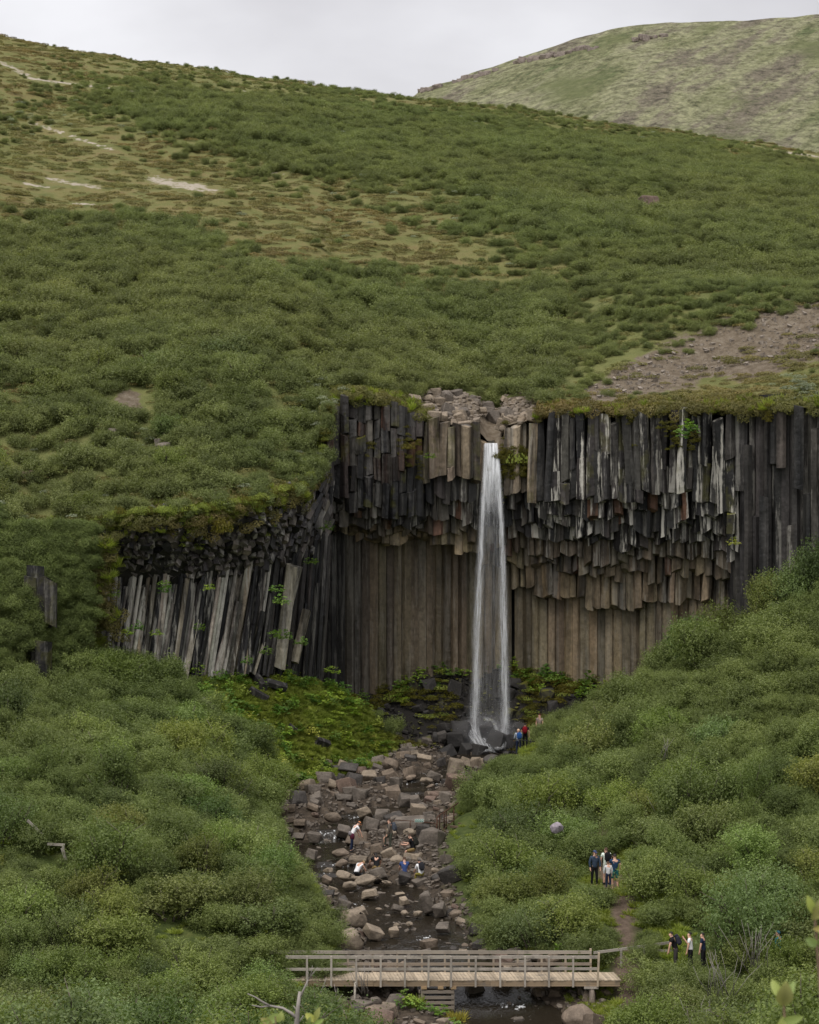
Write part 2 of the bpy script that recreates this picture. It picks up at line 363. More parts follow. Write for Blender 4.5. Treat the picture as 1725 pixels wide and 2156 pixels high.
def hill(u, s):
    """point of the upper hillside: u = direction, s = 0 at the cliff rim .. 1 at the ridge"""
    u = np.asarray(u, float); s = np.asarray(s, float)
    yr = RY(u); Y = yr + (GY(u) - yr) * s
    zs = Z(np.interp(u, [-600, 0, 300, 560, 760, 1100, 2400], [1010, 1090, 1080, 1000, 900, 872, 850]), yr); zr = Z(RV(u), yr); z0 = zs + (zr - zs) * np.exp(-(np.asarray(s, float) / .045) ** 1.5); z1 = Z(GV(u), GY(u))
    sc_ = np.clip(s, 0, 1)
    z = z0 + (z1 - z0) * (1.25 * sc_ - .25 * sc_ ** 2) - 30 * np.maximum(s - 1, 0) ** 1.3
    x = X(u, Y)
    g = sstep(.02, .09, s) * np.exp(-((u - 990) / 120) ** 2) * np.exp(-((s - .07) / .07) ** 2)
    z = z - 2.6 * g + KN(u) * (2.4 * np.exp(-((s - .14) / .055) ** 2) - 1.2 * np.exp(-((s - .26) / .06) ** 2))
    z = z + 1.5 * sstep(0, .12, s) * (1 - sstep(.1, .3, s)) * (1 - sstep(560, 700, u))
    amp = sstep(0, .05, s)
    z = z + amp * (fbm(x * .045, Y * .045, 21, 3) * 3.6 * (1 - .6 * sstep(.85, 1, s)) + fbm(x * .25, Y * .25, 33, 3) * 1.0)
    return x, Y, z

# density of birch scrub on the hillside, on (u, v) nodes
DV = [60, 110, 150, 200, 250, 300, 350, 400, 450, 500, 550, 600, 660, 720, 790, 860, 1000, 1150]
DU = [0, 100, 200, 300, 400, 500, 600, 700, 800, 900, 1000, 1100, 1200, 1300, 1400, 1500, 1600, 1725]
DN = np.array([[int(c) for c in r] for r in (
 '000000000000000000',
 '011000000000000000',
 '023321000000000000',
 '135788763200000000',
 '612789998765300000',
 '211378999997765410',
 '000013577888888763',
 '000001235688889998',
 '321011112357889999',
 '999852111235788999',
 '999987321023567999',
 '999999886432578999',
 '999999999999999875',
 '999999999999985322',
 '999999999999953211',
 '999999999888432111',
 '888888877776543322',
 '777777766655443322')], float) / 9
def dens(u, v):
    fu = np.interp(u, DU, np.arange(18)); fv = np.interp(v, DV, np.arange(18))
    iu = np.clip(fu.astype(int), 0, 16); iv = np.clip(fv.astype(int), 0, 16); a = fu - iu; b = fv - iv
    d = (DN[iv, iu] * (1 - a) + DN[iv, iu + 1] * a) * (1 - b) + (DN[iv + 1, iu] * (1 - a) + DN[iv + 1, iu + 1] * a) * b
    return d
PALE = [((85, 385), (250, 455), 22), ((60, 372), (110, 392), 14), ((320, 545), (400, 575), 22), ((50, 560), (100, 575), 12), ((100, 545), (210, 575), 12), ((0, 130), (60, 160), 12), ((60, 165), (300, 195), 10), ((500, 528), (600, 530), 9), ((700, 537), (770, 540), 9), ((330, 560), (460, 585), 12), ((500, 190), (900, 262), 6), ((1420, 290), (1725, 330), 8), ((150, 620), (200, 626), 8)]
PALE = [((a[0], a[1] * .689 if a[1] > 330 else a[1]), (b_[0], b_[1] * .689 if b_[1] > 330 else b_[1]), w) for a, b_, w in PALE]
PALE[0] = ((65, 258), (235, 315), 13); PALE[1] = ((320, 380), (430, 392), 13)
def pale(u, v):
    m = np.zeros_like(u)
    for (a0, a1), (b0, b1), w in PALE:
        dx, dy = b0 - a0, b1 - a1; tt = np.clip(((u - a0) * dx + (v - a1) * dy) / (dx * dx + dy * dy), 0, 1)
        m = np.maximum(m, 1 - np.hypot((u - a0 - tt * dx) * .6, v - a1 - tt * dy) / w)
    return np.clip(m, 0, 1)

def grid_mesh(name, x, y, z, m, attr=None):
    nr, nc = x.shape; V = np.stack([x, y, z], -1).reshape(-1, 3)
    i = np.arange((nr - 1) * (nc - 1)); r, c = i // (nc - 1), i % (nc - 1); a = r * nc + c
    me = quads_mesh(V, np.stack([a, a + 1, a + nc + 1, a + nc], -1), m, True, name)
    if attr is not None:
        at = me.attributes.new('mask', 'FLOAT_COLOR', 'POINT')
        at.data.foreach_set('color', np.concatenate([attr.reshape(-1, 3), np.ones((nr * nc, 1))], 1).astype(np.float32).ravel())
    return me

# valley ground
TRAIL = [(9.4, 98), (9.3, 103), (9.7, 107), (9.9, 111), (9.95, 115), (9.7, 119), (9.9, 124), (10.3, 130), (9.4, 138), (9.6, 146), (9.9, 154), (8.9, 157.5)]
_ty = np.array([p[1] for p in TRAIL]); _tx = np.array([p[0] for p in TRAIL])
GREEN = [(395, 1392), (650, 1385), (730, 1425), (850, 1555), (800, 1610), (640, 1655), (590, 1650), (560, 1570), (430, 1480)]
def green_mask(x, y, z):
    u = x / y * F + 862.5; v = 968 - z / y * F
    return in_poly(u, v, GREEN) & (y > 140)
ys = np.concatenate([np.arange(3, 60, 3.0), np.arange(60, 92, 1.0), np.arange(92, 175, .42)])
xs = np.concatenate([np.arange(-75, -30, 3.0), np.arange(-30, 34, .42), np.arange(34, 80, 3.0)])
gx, gy = np.meshgrid(xs, ys); gz = valley_z(gx, gy)
inbed = sstep(-.4, .6, gx - BL(gy)) * sstep(-.4, .6, BR(gy) - gx)
tal_m = sstep(161, 164, gy) * sstep(X(690, 165), X(720, 165), gx) * (1 - sstep(X(1220, 165), X(1300, 165), gx))
trd = np.abs(gx - np.interp(gy, _ty, _tx)); tm = (1 - sstep(.35, .8, trd)) * (gy > 98) * (gy < 158)
gm = green_mask(gx, gy, gz).astype(float)
ground = obj('valley_ground', grid_mesh('valley_ground', gx, gy, gz, M['valley'], np.stack([np.maximum(inbed, tal_m), gm, np.maximum(tm, tal_m)], -1)))
tag(ground, kind='structure')

# upper hillside
us = np.arange(-560, 2340, 13.0)
ss = np.concatenate([np.linspace(0, .3, 60), np.linspace(.31, 1.0, 95), np.linspace(1.02, 1.5, 10)])
hu, hs_ = np.meshgrid(us, ss); hx, hy, hz = hill(hu, hs_)
hv = 968 - hz / hy * F
hd = dens(hu, hv)
KNOLL = [(1240, 815), (1330, 770), (1480, 705), (1600, 660), (1740, 640), (2300, 640), (2300, 720), (1740, 722), (1560, 790), (1420, 815), (1330, 835)]
kn = np.clip(1 - np.abs(hv - np.interp(hu, [1240, 1330, 1480, 1600, 1740, 2300], [832, 798, 750, 715, 683, 680])) / np.interp(hu, [1240, 1400, 1725], [24, 70, 100]), 0, 1) * sstep(1215, 1260, hu) * (hs_ < .3)
kn = np.where(kn > 0, .38 + .45 * np.minimum(kn * 1.5, 1), 0)
spot = np.exp(-((hu - 275) / 40) ** 2 - ((hv - 850) / 40) ** 2) * .75
gr = np.maximum(np.maximum(kn, spot), ((hu > 872) & (hu < 1138) & (hs_ < .03)) * .95)
mask = np.stack([gr, np.clip(1.15 - hd * 1.3, 0, 1), pale(hu, hv) * .75], -1)
hillside = obj('hillside', grid_mesh('hillside', hx, hy, hz, M['hill'], mask)); tag(hillside, kind='structure')
# steep bank that closes the step west of the columns (no cliff there) and runs under the rim
tt = np.linspace(0, 1, 26); su = np.arange(-560, 215, 9.0); SU, ST = np.meshgrid(su, tt)
bx0, by0, bz0 = hill(SU, np.zeros_like(SU)); wdt = 9.0 * (1 - .75 * sstep(40, 190, SU))
sy = by0 - wdt * ST; sx = bx0 - .4 * ST
zb = valley_z(sx, sy) - .4
szz = bz0 + (zb - bz0) * (.75 * ST + .25 * ST ** 2) + fbm(sx * .5, sy * .7, 5, 3) * .5 * np.sin(np.pi * ST)
bank_o = obj('slope_terrain', grid_mesh('slope_terrain', sx, sy, szz, M['hill'], np.stack([ST * 0, .25 + 0 * ST, ST * 0], -1))); tag(bank_o, kind='structure')

# far hill across the upper valley
FV = tab((300, 420), (700, 262), (870, 203), (885, 190), (905, 180), (960, 165), (1000, 152), (1080, 124), (1200, 84), (1300, 58), (1400, 48), (1560, 43), (1725, 30), (2000, 12), (2500, -20))
fu = np.arange(300, 2500, 11.0); fs = np.linspace(0, 1.25, 90); FU, FS = np.meshgrid(fu, fs)
fy = 640 + 300 * FS; fzt = Z(FV(FU), 940.0)
fz = 10 + (fzt - 10) * np.where(FS < 1, 1.2 * np.minimum(FS, 1) - .2 * np.minimum(FS, 1) ** 2, 1 - .6 * (FS - 1))
fx = X(FU, fy)
fz = fz + fbm(fx * .02, fy * .02, 50, 5) * 7 * np.sin(np.pi * np.clip(FS, 0, 1)) + fbm(fx * .12, fy * .12, 51, 3) * 1.6
farhill = obj('far_hill', grid_mesh('far_hill', fx, fy, fz, M['far'])); tag(farhill, kind='structure')
# ground sheet out to the horizon behind everything
gm_, _ = 0, 0
ex, ey = np.meshgrid(np.linspace(-3000, 3000, 41), np.linspace(-1500, 3500, 51))
ez = np.full_like(ex, -32.0) + fbm(ex * .004, ey * .004, 77, 3) * 6
plain_o = obj('valley_land', grid_mesh('valley_land', ex, ey, ez, M['hill'], np.stack([ex * 0, ex * 0 + .5, ex * 0], -1))); tag(plain_o, kind='structure')

# water of the stream
wy = np.arange(90, 164.6, .22); wt = np.linspace(-1, 1, 35); WT, WY = np.meshgrid(wt, wy)
wx = CX(WY) + WT * (CW(WY) + 1.1); wz = ZW(WY) + .02 + fbm(wx * 1.2, WY * 1.2, 70, 2) * .05
me = grid_mesh('stream_water', wx, WY, wz, M['river'])
fo = np.zeros_like(wx)
for y, h in STEPS: fo = np.maximum(fo, np.exp(-((WY - y + .15) / .5) ** 2) * (.28 + .30 * min(1, h * 2)))
uu = wx / WY * F + 862.5; vv = 968 - wz / WY * F
for fu0, fv0, r_, a_ in ((894, 1976, 26, .62), (1096, 2120, 22, .75), (1060, 2118, 22, .7), (757, 1905, 26, .5), (690, 1835, 20, .42), (680, 1810, 14, .42), (709, 1747, 15, .5), (738, 1718, 15, .42), (891, 1626, 16, .7), (866, 1648, 12, .6), (1020, 1560, 45, .85), (1100, 2080, 25, .45)):
    fo = np.maximum(fo, a_ * np.exp(-((uu - fu0) / r_) ** 2 - ((vv - fv0) / (r_ * .45)) ** 2))
fo = np.maximum(fo, .24); a = me.attributes.new('foam', 'FLOAT', 'POINT'); a.data.foreach_set('value', fo.astype(np.float32).ravel())
tag(obj('stream_water', me), kind='structure')

# ------------------------------------------------------------------ basalt columns
def prism(rad, z0, z1, n=6, seg=1.6, jit=.05, r=rnd, taper=1.0, tilt=.25, wob=.13):
    """irregular many-sided column from z0 to z1 with cross joints"""
    a0 = r.random() * 6.28; ang = [a0 + (i + r.uniform(-.30, .30)) * 6.283 / n for i in range(n)]
    rr = [rad * r.uniform(1 - wob, 1 + wob) for _ in range(n)]
    k = max(1, min(7, int((z1 - z0) / seg))); V = []; Fc = []
    tx, ty = r.uniform(-tilt, tilt), r.uniform(-tilt, tilt)
    for j in range(k + 1):
        f = j / k; s = 1 + r.uniform(-jit, jit); ox, oy = r.uniform(-jit, jit) * rad, r.uniform(-jit, jit) * rad
        s *= taper + (1 - taper) * f
        for i in range(n):
            x, y = math.cos(ang[i]) * rr[i] * s + ox, math.sin(ang[i]) * rr[i] * s + oy
            z = z0 + (z1 - z0) * f + ((x * tx + y * ty) if j in (0, k) else 0)
            V.append((x, y, z))
    for j in range(k):
        for i in range(n):
            a = j * n + i; b = j * n + (i + 1) % n; Fc.append((a, b, b + n, a + n))
    Fc.append(tuple(range(n))[::-1]); Fc.append(tuple(k * n + i for i in range(n)))
    return V, Fc
DARK, BROWN, GREYB, PALEB, RED = (.017, .016, .0165), (.215, .168, .106), (.080, .071, .063), (.32, .30, .265), (.13, .070, .045)
def tone(c, r=rnd, s=.25, a=0.0):
    k = r.uniform(1 - s, 1 + s); return (c[0] * k * r.uniform(.93, 1.07), c[1] * k, c[2] * k * r.uniform(.93, 1.07), a)
def mixt(a, b, f): return tuple(x * (1 - f) + y * f for x, y in zip(a, b))
def column(name, parent, x, y, z0, z1, rad, c, m=None, n=None, **kw):
    V, Fc = prism(rad, 0, z1 - z0, n or rnd.choice((5, 6, 6, 6, 7)), **kw)
    me = mesh_from(V, Fc, m or M['basalt'], name=name)
    return obj(name, me, parent, (x, y, z0), color=c)

cliff = thing('basalt_cliff', 'tall horseshoe cliff of dark hexagonal basalt columns behind the waterfall', 'cliff', (3, 168, -14))
cliff.matrix_world  # identity rotation; children placed in world space via offset
coff = Vector(cliff.location)
def ccol(name, x, y, z0, z1, rad, c, **kw): return column(name, cliff, x - coff.x, y - coff.y, z0 - coff.z, z1 - coff.z, rad, c, **kw)
E0 = tab((690, 1060), (760, 1075), (820, 1088), (885, 1085), (900, 1005), (1010, 1008), (1030, 1050), (1080, 1030), (1150, 1052), (1300, 1050), (1450, 1045), (1520, 1070), (1545, 1150), (1560, 1300))
E1 = tab((690, 1120), (800, 1132), (900, 1140), (1000, 1155), (1060, 1190), (1100, 1225), (1200, 1262), (1300, 1285), (1400, 1265), (1500, 1262), (1545, 1290))
EB = tab((690, 1420), (1000, 1412), (1300, 1410), (1500, 1390), (1600, 1340), (1780, 1290))
NR = tab((690, 5), (1000, 5), (1100, 7), (1540, 7))
EM = tab((690, 1112), (800, 1122), (900, 1128), (1000, 1140), (1060, 1165), (1100, 1188), (1200, 1208), (1300, 1218), (1400, 1212), (1500, 1205), (1545, 1220))
# pitch along the rim
cu, uq = [], 690.0
while uq < 2000:
    cu.append(uq); uq += .565 / RY(uq) * F
prot = {}
def front(u):
    return RY(u) + 1.7 * float(fbm(u / 55, 3.3, 91, 3)) + 1.3 * float(fbm(u / 19, 8.3, 93, 2)) - 1.3 * math.exp(-((u - 955) / 50) ** 4) + .9 * math.exp(-((u - 1388) / 16) ** 2) + .8 * math.exp(-((u - 1465) / 22) ** 2)
zend = {}
for i, u in enumerate(cu):
    nr = int(round(float(NR(u)))) if u < 1540 else 2
    rimz = float(hill(u, .004)[2]) - .15
    for r in range(nr + 1 if u < 1800 else 2):
        uo = u + (.28 / RY(u) * F if r % 2 else 0)
        y = front(uo) + r * .60 + (rnd.uniform(-.30, .25) if r == 0 else rnd.uniform(-.13, .13))
        x = float(X(uo, RY(uo)) * y / RY(uo)) + rnd.uniform(-.05, .05)
        rad = .335 * rnd.uniform(.82, 1.28)
        if u >= 1540:   # full-height buttress at the side
            col_c = tone(mixt(DARK, GREYB, rnd.uniform(.05, .7)), a=rnd.choice((0, 0, .3)))
            if r == 0 and rnd.random() < .6:
                zb = Z(rnd.uniform(930, 1200), y); ccol('basalt_column', x, y, zb, rimz, rad * 1.05, col_c)
            elif r > 0: ccol('basalt_column', x, y, Z(float(EB(u)) + 30, y), rimz, rad * 1.05, col_c)
            else: ccol('basalt_column', x, y, Z(float(EB(u)) + 20, y), rimz - rnd.uniform(.5, 9), rad, col_c)
            continue
        f = (r / max(1, nr - 1)) ** .85
        f = min(1, r / max(1, nr - 2)); ve = float(E0(u)) * (1 - f) + float(EM(u)) * f
        ve += 26 * float(fbm(u / 60, r * 2.7, 44, 2)); ve = round(ve / 17) * 17 + rnd.uniform(-6, 6)
        if r == nr - 1: ve = max(float(EM(u)) + 6, float(E1(round(u / 55) * 55)) + 30 * float(_h(np.array(round(u / 55)), np.array(3), 5) - .5) + rnd.uniform(-3, 3))
        if r == nr:
            y = RY(uo) + nr * .60 + .35 + rnd.uniform(-.03, .03) + .35 * float(fbm(u / 70, 1.1, 13, 2)); x = float(X(uo, RY(uo)) * y / RY(uo))
            zt = zend.get((i, r - 1), Z(1150, y)) + 2.5
            f2 = sstep(690, 800, u); cc = mixt(DARK, BROWN, float(f2) * rnd.choice((1, 1, 1, .55)) * (.55 + .45 * sstep(850, 1060, u)))
            ccol('basalt_column', x, y, Z(float(EB(u)) + 45, y), zt, .375, tone(cc, s=.09, a=.12), m=M['wall'], seg=1.5, jit=.018, wob=.05)
            continue
        z0 = Z(ve, y); zend[(i, r)] = z0
        if r == 0:
            # long front column, broken into lengths of different face and colour
            cuts = [rimz - rnd.uniform(0, .5) - (rnd.uniform(.6, 3.2) if rnd.random() < .14 else 0)]; zc = cuts[0]
            blocky = u < 905
            while zc - z0 > (2.0 if blocky else 3.4):
                zc -= rnd.uniform(.9, 2.2) if blocky else rnd.uniform(2.2, 7)
                if zc - z0 > .8: cuts.append(zc)
            cuts.append(z0)
            for q in range(len(cuts) - 1):
                up = q / max(1, len(cuts) - 1); vz = 968 - cuts[q] / y * F
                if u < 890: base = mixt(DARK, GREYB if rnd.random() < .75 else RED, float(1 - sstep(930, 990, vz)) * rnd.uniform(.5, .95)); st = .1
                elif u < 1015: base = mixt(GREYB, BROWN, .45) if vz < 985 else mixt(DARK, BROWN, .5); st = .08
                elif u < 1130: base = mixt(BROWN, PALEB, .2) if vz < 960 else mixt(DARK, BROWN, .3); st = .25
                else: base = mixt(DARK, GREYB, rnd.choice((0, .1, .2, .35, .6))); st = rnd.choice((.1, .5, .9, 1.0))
                g = rnd.uniform(-.22, .12) if q else 0
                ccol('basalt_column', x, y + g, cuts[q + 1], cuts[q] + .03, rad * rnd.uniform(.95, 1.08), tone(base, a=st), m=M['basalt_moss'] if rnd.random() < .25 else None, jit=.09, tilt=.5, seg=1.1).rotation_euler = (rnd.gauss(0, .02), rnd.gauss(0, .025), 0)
        else:
            zt = max(zend.get((i, r - 1), z0), zend.get((i - 1, r - 1), z0)) + 1.6
            fl = float(sstep(.55, 1, f)); hang = mixt(mixt(DARK, GREYB, rnd.choice((0, .1, .35, .9))), mixt(BROWN, GREYB, .3), fl * .9)
            if rnd.random() < .05: hang = RED
            if r == nr - 1: hang = mixt(DARK, BROWN, rnd.uniform(.75, 1)); fl = 1
            st = (rnd.choice((.2, .7, 1, 1)) if u > 1120 else rnd.choice((0, .2, .6))) * (1 - .75 * fl)
            ccol('hanging_column', x, y, z0, zt, rad * 1.02, tone(hang, a=st), jit=.05, tilt=.6, seg=1.0).rotation_euler = (rnd.gauss(0, .025), rnd.gauss(0, .025), 0)
# dark rock behind the columns, closes every gap
cb = np.arange(676, 2030, 12.0); rows = np.linspace(0, 1, 8); CB, CR = np.meshgrid(cb, rows)
yb = RY(CB) + np.where(CB < 1540, (NR(CB) + 1) * .60 + .75, 2.2); zt_ = np.array([hill(u, .03)[2] for u in cb]) - .6
bz_ = -21 + (zt_[None, :] + 21) * CR
me = grid_mesh('rock_core', X(CB, RY(CB)) * yb / RY(CB) - coff.x, yb - coff.y, bz_ - coff.z, M['basalt'])
obj('rock_core', me, cliff, color=(.02, .018, .017, 0))

# western lobe: fan of leaning columns under a bulging mass of column ends
lobe = thing('basalt_cliff', 'low bulging basalt cliff with pale leaning columns under mossy overhang, left of waterfall', 'cliff', (-13, 151, -10))
loff = Vector(lobe.location)
VB = tab((150, 1290), (215, 1340), (300, 1375), (420, 1425), (520, 1400), (640, 1405), (690, 1420)); VT = tab((150, 1185), (230, 1195), (400, 1192), (500, 1188), (600, 1175), (690, 1130))
def lcol(name, pb, pt, rad, c, n=None, **kw):
    d = pt - pb; V, Fc = prism(rad, 0, d.length, n or rnd.choice((5, 6, 6)), **kw)
    o = obj(name, mesh_from(V, Fc, M['basalt'], name=name), lobe, pb - loff, color=c)
    o.rotation_euler = d.to_track_quat('Z', 'Y').to_euler(); return o
for row in range(3):
    uq = 200 + row * 5
    while uq < 690:
        lean = float(np.interp(uq, [165, 300, 500, 690], [8, 22, 28, 10])) * rnd.uniform(.85, 1.15)
        yb0 = float(RY(uq)) + 2.6 + row * .45 - 1.2 * sstep(640, 690, uq)
        vb = float(VB(uq)) + 14 - row * 5; vt = float(VT(uq)) - 12 + rnd.uniform(-8, 8)
        if row == 0: vt = rnd.uniform(vt, vb - 60) if rnd.random() < .65 else vt
        vt = min(vt, vb - 40)
        pb = P(uq - lean, vb + rnd.uniform(0, 10), yb0 - .35); pt = P(uq + lean * (vb - vt) / 260 * .9 - lean * .35, vt, yb0 + .3)
        q = rnd.random(); darkside = uq > 560
        if darkside: c = tone(mixt(DARK, GREYB, rnd.choice((0, 0, .3, .6))), a=rnd.choice((0, .2)))
        elif q < .38: c = tone(DARK, a=.5)
        elif q < .72: c = tone(mixt(GREYB, PALEB, rnd.uniform(.5, 1.2)), a=.9)
        else: c = tone(mixt(BROWN, PALEB, rnd.uniform(.1, .7)), a=.6)
        if not (row >= 2 and rnd.random() < .35): lcol('leaning_column', pb, pt, rnd.uniform(.11, .19), c, jit=.03, seg=2.2)
        uq += rnd.uniform(6, 8)
# a few big standing ones near the recess
for uu_, vb, vt, w in ((600, 1405, 1190, .42), (612, 1300, 1192, .36), (632, 1395, 1285, .33)):
    yb0 = float(RY(uu_)) + 2.0; lcol('leaning_column', P(uu_ - 12, vb, yb0), P(uu_ + 14, vt, yb0 + .3), w, tone(mixt(BROWN, PALEB, .55), s=.1, a=.35), seg=2.4, jit=.02)
VLIP = tab((150, 1168), (170, 1142), (250, 1120), (400, 1106), (560, 1078), (640, 1052), (700, 1020)); VBOT = tab((150, 1178), (170, 1195), (300, 1212), (450, 1218), (560, 1200), (640, 1172), (700, 1135))
nb = 0
for rr_ in range(9):
    for k in range(46):
        uq = 158 + k * 15.5 + (7.7 if rr_ % 2 else 0) + rnd.uniform(-3, 3); f = rr_ / 8
        if uq > 697: continue
        if nb > 430: break
        v = float(VLIP(uq)) * (1 - f) + float(VBOT(uq)) * f + rnd.uniform(-3, 3)
        y = float(RY(uq)) + .1 + 2.7 * f ** 1.25 + rnd.uniform(-.25, .25) + .5 * float(fbm(uq / 40, f * 3, 8, 2))
        ax = Vector((.25 * math.sin(uq / 60) + rnd.uniform(-.25, .25), -.75 + .25 * f + rnd.uniform(-.2, .2), -.85 + rnd.uniform(-.25, .25))).normalized()
        end = P(uq, v, y); c = tone(mixt(DARK, GREYB, rnd.choice((.1, .3, .6, 1.0, 1.4, 1.8))), a=rnd.choice((0, .2, .5)))
        L_ = rnd.uniform(1.3, 1.8); V, Fc = prism(rnd.uniform(.22, .33), 0, L_, rnd.choice((5, 6)), seg=5, tilt=.45)
        o = obj('column_end', mesh_from(V, Fc, M['basalt'], name='column_end'), lobe, end - loff, color=c)
        o.rotation_euler = (-ax).to_track_quat('Z', 'Y').to_euler(); nb += 1
lb = np.arange(140, 712, 11.0); LB, LR = np.meshgrid(lb, np.linspace(0, 1, 12))
yl = RY(LB) + np.interp(LR, [0, .35, .55, .62, .9, 1], [4.6, 4.4, 4.0, 3.2, 1.0, .9]); vl = np.interp(LR, [0, .35, .55, .62, .9, 1], [0, .3, .5, .6, .93, 1.0])
zl0 = Z(1470, RY(LB)); zl1 = Z(RV(LB) + 6, RY(LB))
me = grid_mesh('rock_core', X(LB, RY(LB)) * yl / RY(LB) - loff.x, yl - loff.y, zl0 + (zl1 - zl0) * vl - loff.z, M['basalt'])
obj('rock_core', me, lobe, color=(.022, .02, .018, 0))

# small outcrop among the birches on the west bank
outc = thing('basalt_outcrop', 'small dark basalt outcrop half buried in scrub by the left edge of the photo', 'outcrop', P(70, 1300, 141)); ooff = Vector(outc.location)
for uq, vt, vb in ((54, 1205, 1235), (64, 1192, 1240), (75, 1185, 1250), (86, 1186, 1255), (96, 1190, 1260), (104, 1200, 1255), (80, 1335, 1380), (92, 1345, 1380)):
    y = (143.5 if vt < 1300 else 141.6) + rnd.uniform(-.5, .5); vb += 20; vt += rnd.uniform(5, 40); p0 = P(uq, vb + 40, y)
    column('basalt_column', outc, p0.x - ooff.x, y - ooff.y, p0.z - ooff.z, Z(vt, y) - ooff.z, rnd.uniform(.40, .55), tone(mixt(DARK, GREYB, rnd.uniform(.0, .35)), a=.2), m=M['basalt_moss'], tilt=.5)

# ------------------------------------------------------------------ scatter of stuff (geometry nodes, one object per kind)
def scatter(name, pts, protos, scl, rot, idx):
    n = len(pts); me = bpy.data.meshes.new(name); me.vertices.add(n)
    me.vertices.foreach_set('co', np.asarray(pts, np.float32).ravel())
    for k, ty, a in (('scl', 'FLOAT_VECTOR', scl), ('rot', 'FLOAT_VECTOR', rot)):
        at = me.attributes.new(k, ty, 'POINT'); at.data.foreach_set('vector', np.asarray(a, np.float32).ravel())
    at = me.attributes.new('idx', 'INT', 'POINT'); at.data.foreach_set('value', np.asarray(idx, np.int32))
    g = bpy.data.node_groups.new(name, 'GeometryNodeTree')
    g.interface.new_socket('Geometry', in_out='INPUT', socket_type='NodeSocketGeometry')
    g.interface.new_socket('Geometry', in_out='OUTPUT', socket_type='NodeSocketGeometry')
    gi = g.nodes.new('NodeGroupInput'); go = g.nodes.new('NodeGroupOutput')
    jo = g.nodes.new('GeometryNodeJoinGeometry')
    for p in protos:
        o = g.nodes.new('GeometryNodeObjectInfo'); o.transform_space = 'ORIGINAL'
        o.inputs['Object'].default_value = p; o.inputs['As Instance'].default_value = True
        g.links.new(o.outputs['Geometry'], jo.inputs[0])
    io = g.nodes.new('GeometryNodeInstanceOnPoints'); io.inputs['Pick Instance'].default_value = True
    def na(k, ty):
        x = g.nodes.new('GeometryNodeInputNamedAttribute'); x.data_type = ty; x.inputs['Name'].default_value = k; return x.outputs['Attribute']
    er = g.nodes.new('FunctionNodeEulerToRotation')
    g.links.new(gi.outputs[0], io.inputs['Points']); g.links.new(jo.outputs[0], io.inputs['Instance'])
    g.links.new(na('idx', 'INT'), io.inputs['Instance Index']); g.links.new(na('scl', 'FLOAT_VECTOR'), io.inputs['Scale'])
    g.links.new(na('rot', 'FLOAT_VECTOR'), er.inputs[0]); g.links.new(er.outputs[0], io.inputs['Rotation'])
    g.links.new(io.outputs[0], go.inputs[0])
    o = obj(name, me); md = o.modifiers.new('scatter', 'NODES'); md.node_group = g
    return tag(o, kind='stuff')

def leaf_cloud(pos, nrm, size, tint, m, r, asp=.6, smooth=False):
    """many separate leaf-sized rhombs at POS facing about NRM"""
    n = len(pos); t = r.normal(size=(n, 3)); t -= (t * nrm).sum(1)[:, None] * nrm
    t /= np.linalg.norm(t, axis=1)[:, None] + 1e-9; b = np.cross(nrm, t)
    s = (size * r.uniform(.7, 1.3, n))[:, None] * .5
    V = np.stack([pos - t * s, pos + b * s * asp, pos + t * s, pos - b * s * asp], 1).reshape(-1, 3)
    me = quads_mesh(V, np.arange(4 * n).reshape(-1, 4), m, smooth)
    a = me.attributes.new('tint', 'FLOAT', 'FACE'); a.data.foreach_set('value', np.clip(tint, 0, 1).astype(np.float32)); return me
def unit(v): return v / (np.linalg.norm(v, axis=1)[:, None] + 1e-9)

def crown(seed, n, leaf, m, h=1.35, lobes=13, per=9, spray=.22, low=.05):
    r = np.random.default_rng(seed)
    a = r.uniform(0, 6.283, lobes); q = np.sqrt(r.uniform(0, 1, lobes)) * .68
    zc = h * (.26 + .50 * r.uniform(0, 1, lobes)) * (1 - .30 * q ** 2); lr = r.uniform(.20, .44, lobes)
    C = np.stack([np.cos(a) * q, np.sin(a) * q, zc], 1); k = max(1, n // per)
    li = r.choice(lobes, k, p=lr ** 2 / (lr ** 2).sum())
    d = r.normal(size=(k, 3)); d[:, 2] += .45; d = unit(d)
    tip = C[li] + d * (lr[li] * r.uniform(.55, 1.0, k) * (1 + .35 * (r.uniform(0, 1, k) < .12)))[:, None] * np.array([1, 1, 1.0])
    dd = unit(d + r.normal(size=(k, 3)) * .35 + np.array([0, 0, .55]))
    f = r.uniform(-.6, 1, (k, per)); pos = (tip[:, None] + dd[:, None] * (f * spray)[..., None] + r.normal(size=(k, per, 3)) * .028).reshape(-1, 3)
    nr = unit(np.repeat(d, per, 0) * .55 + r.normal(size=(k * per, 3)) * .65 + np.array([0, 0, .5]))
    tint = np.repeat(r.normal(size=lobes)[li] * .10 + .42 + r.normal(size=k) * .12, per) + r.normal(size=k * per) * .13
    ok = pos[:, 2] > low
    return leaf_cloud(pos[ok], nr[ok], leaf, tint[ok], m, r), C

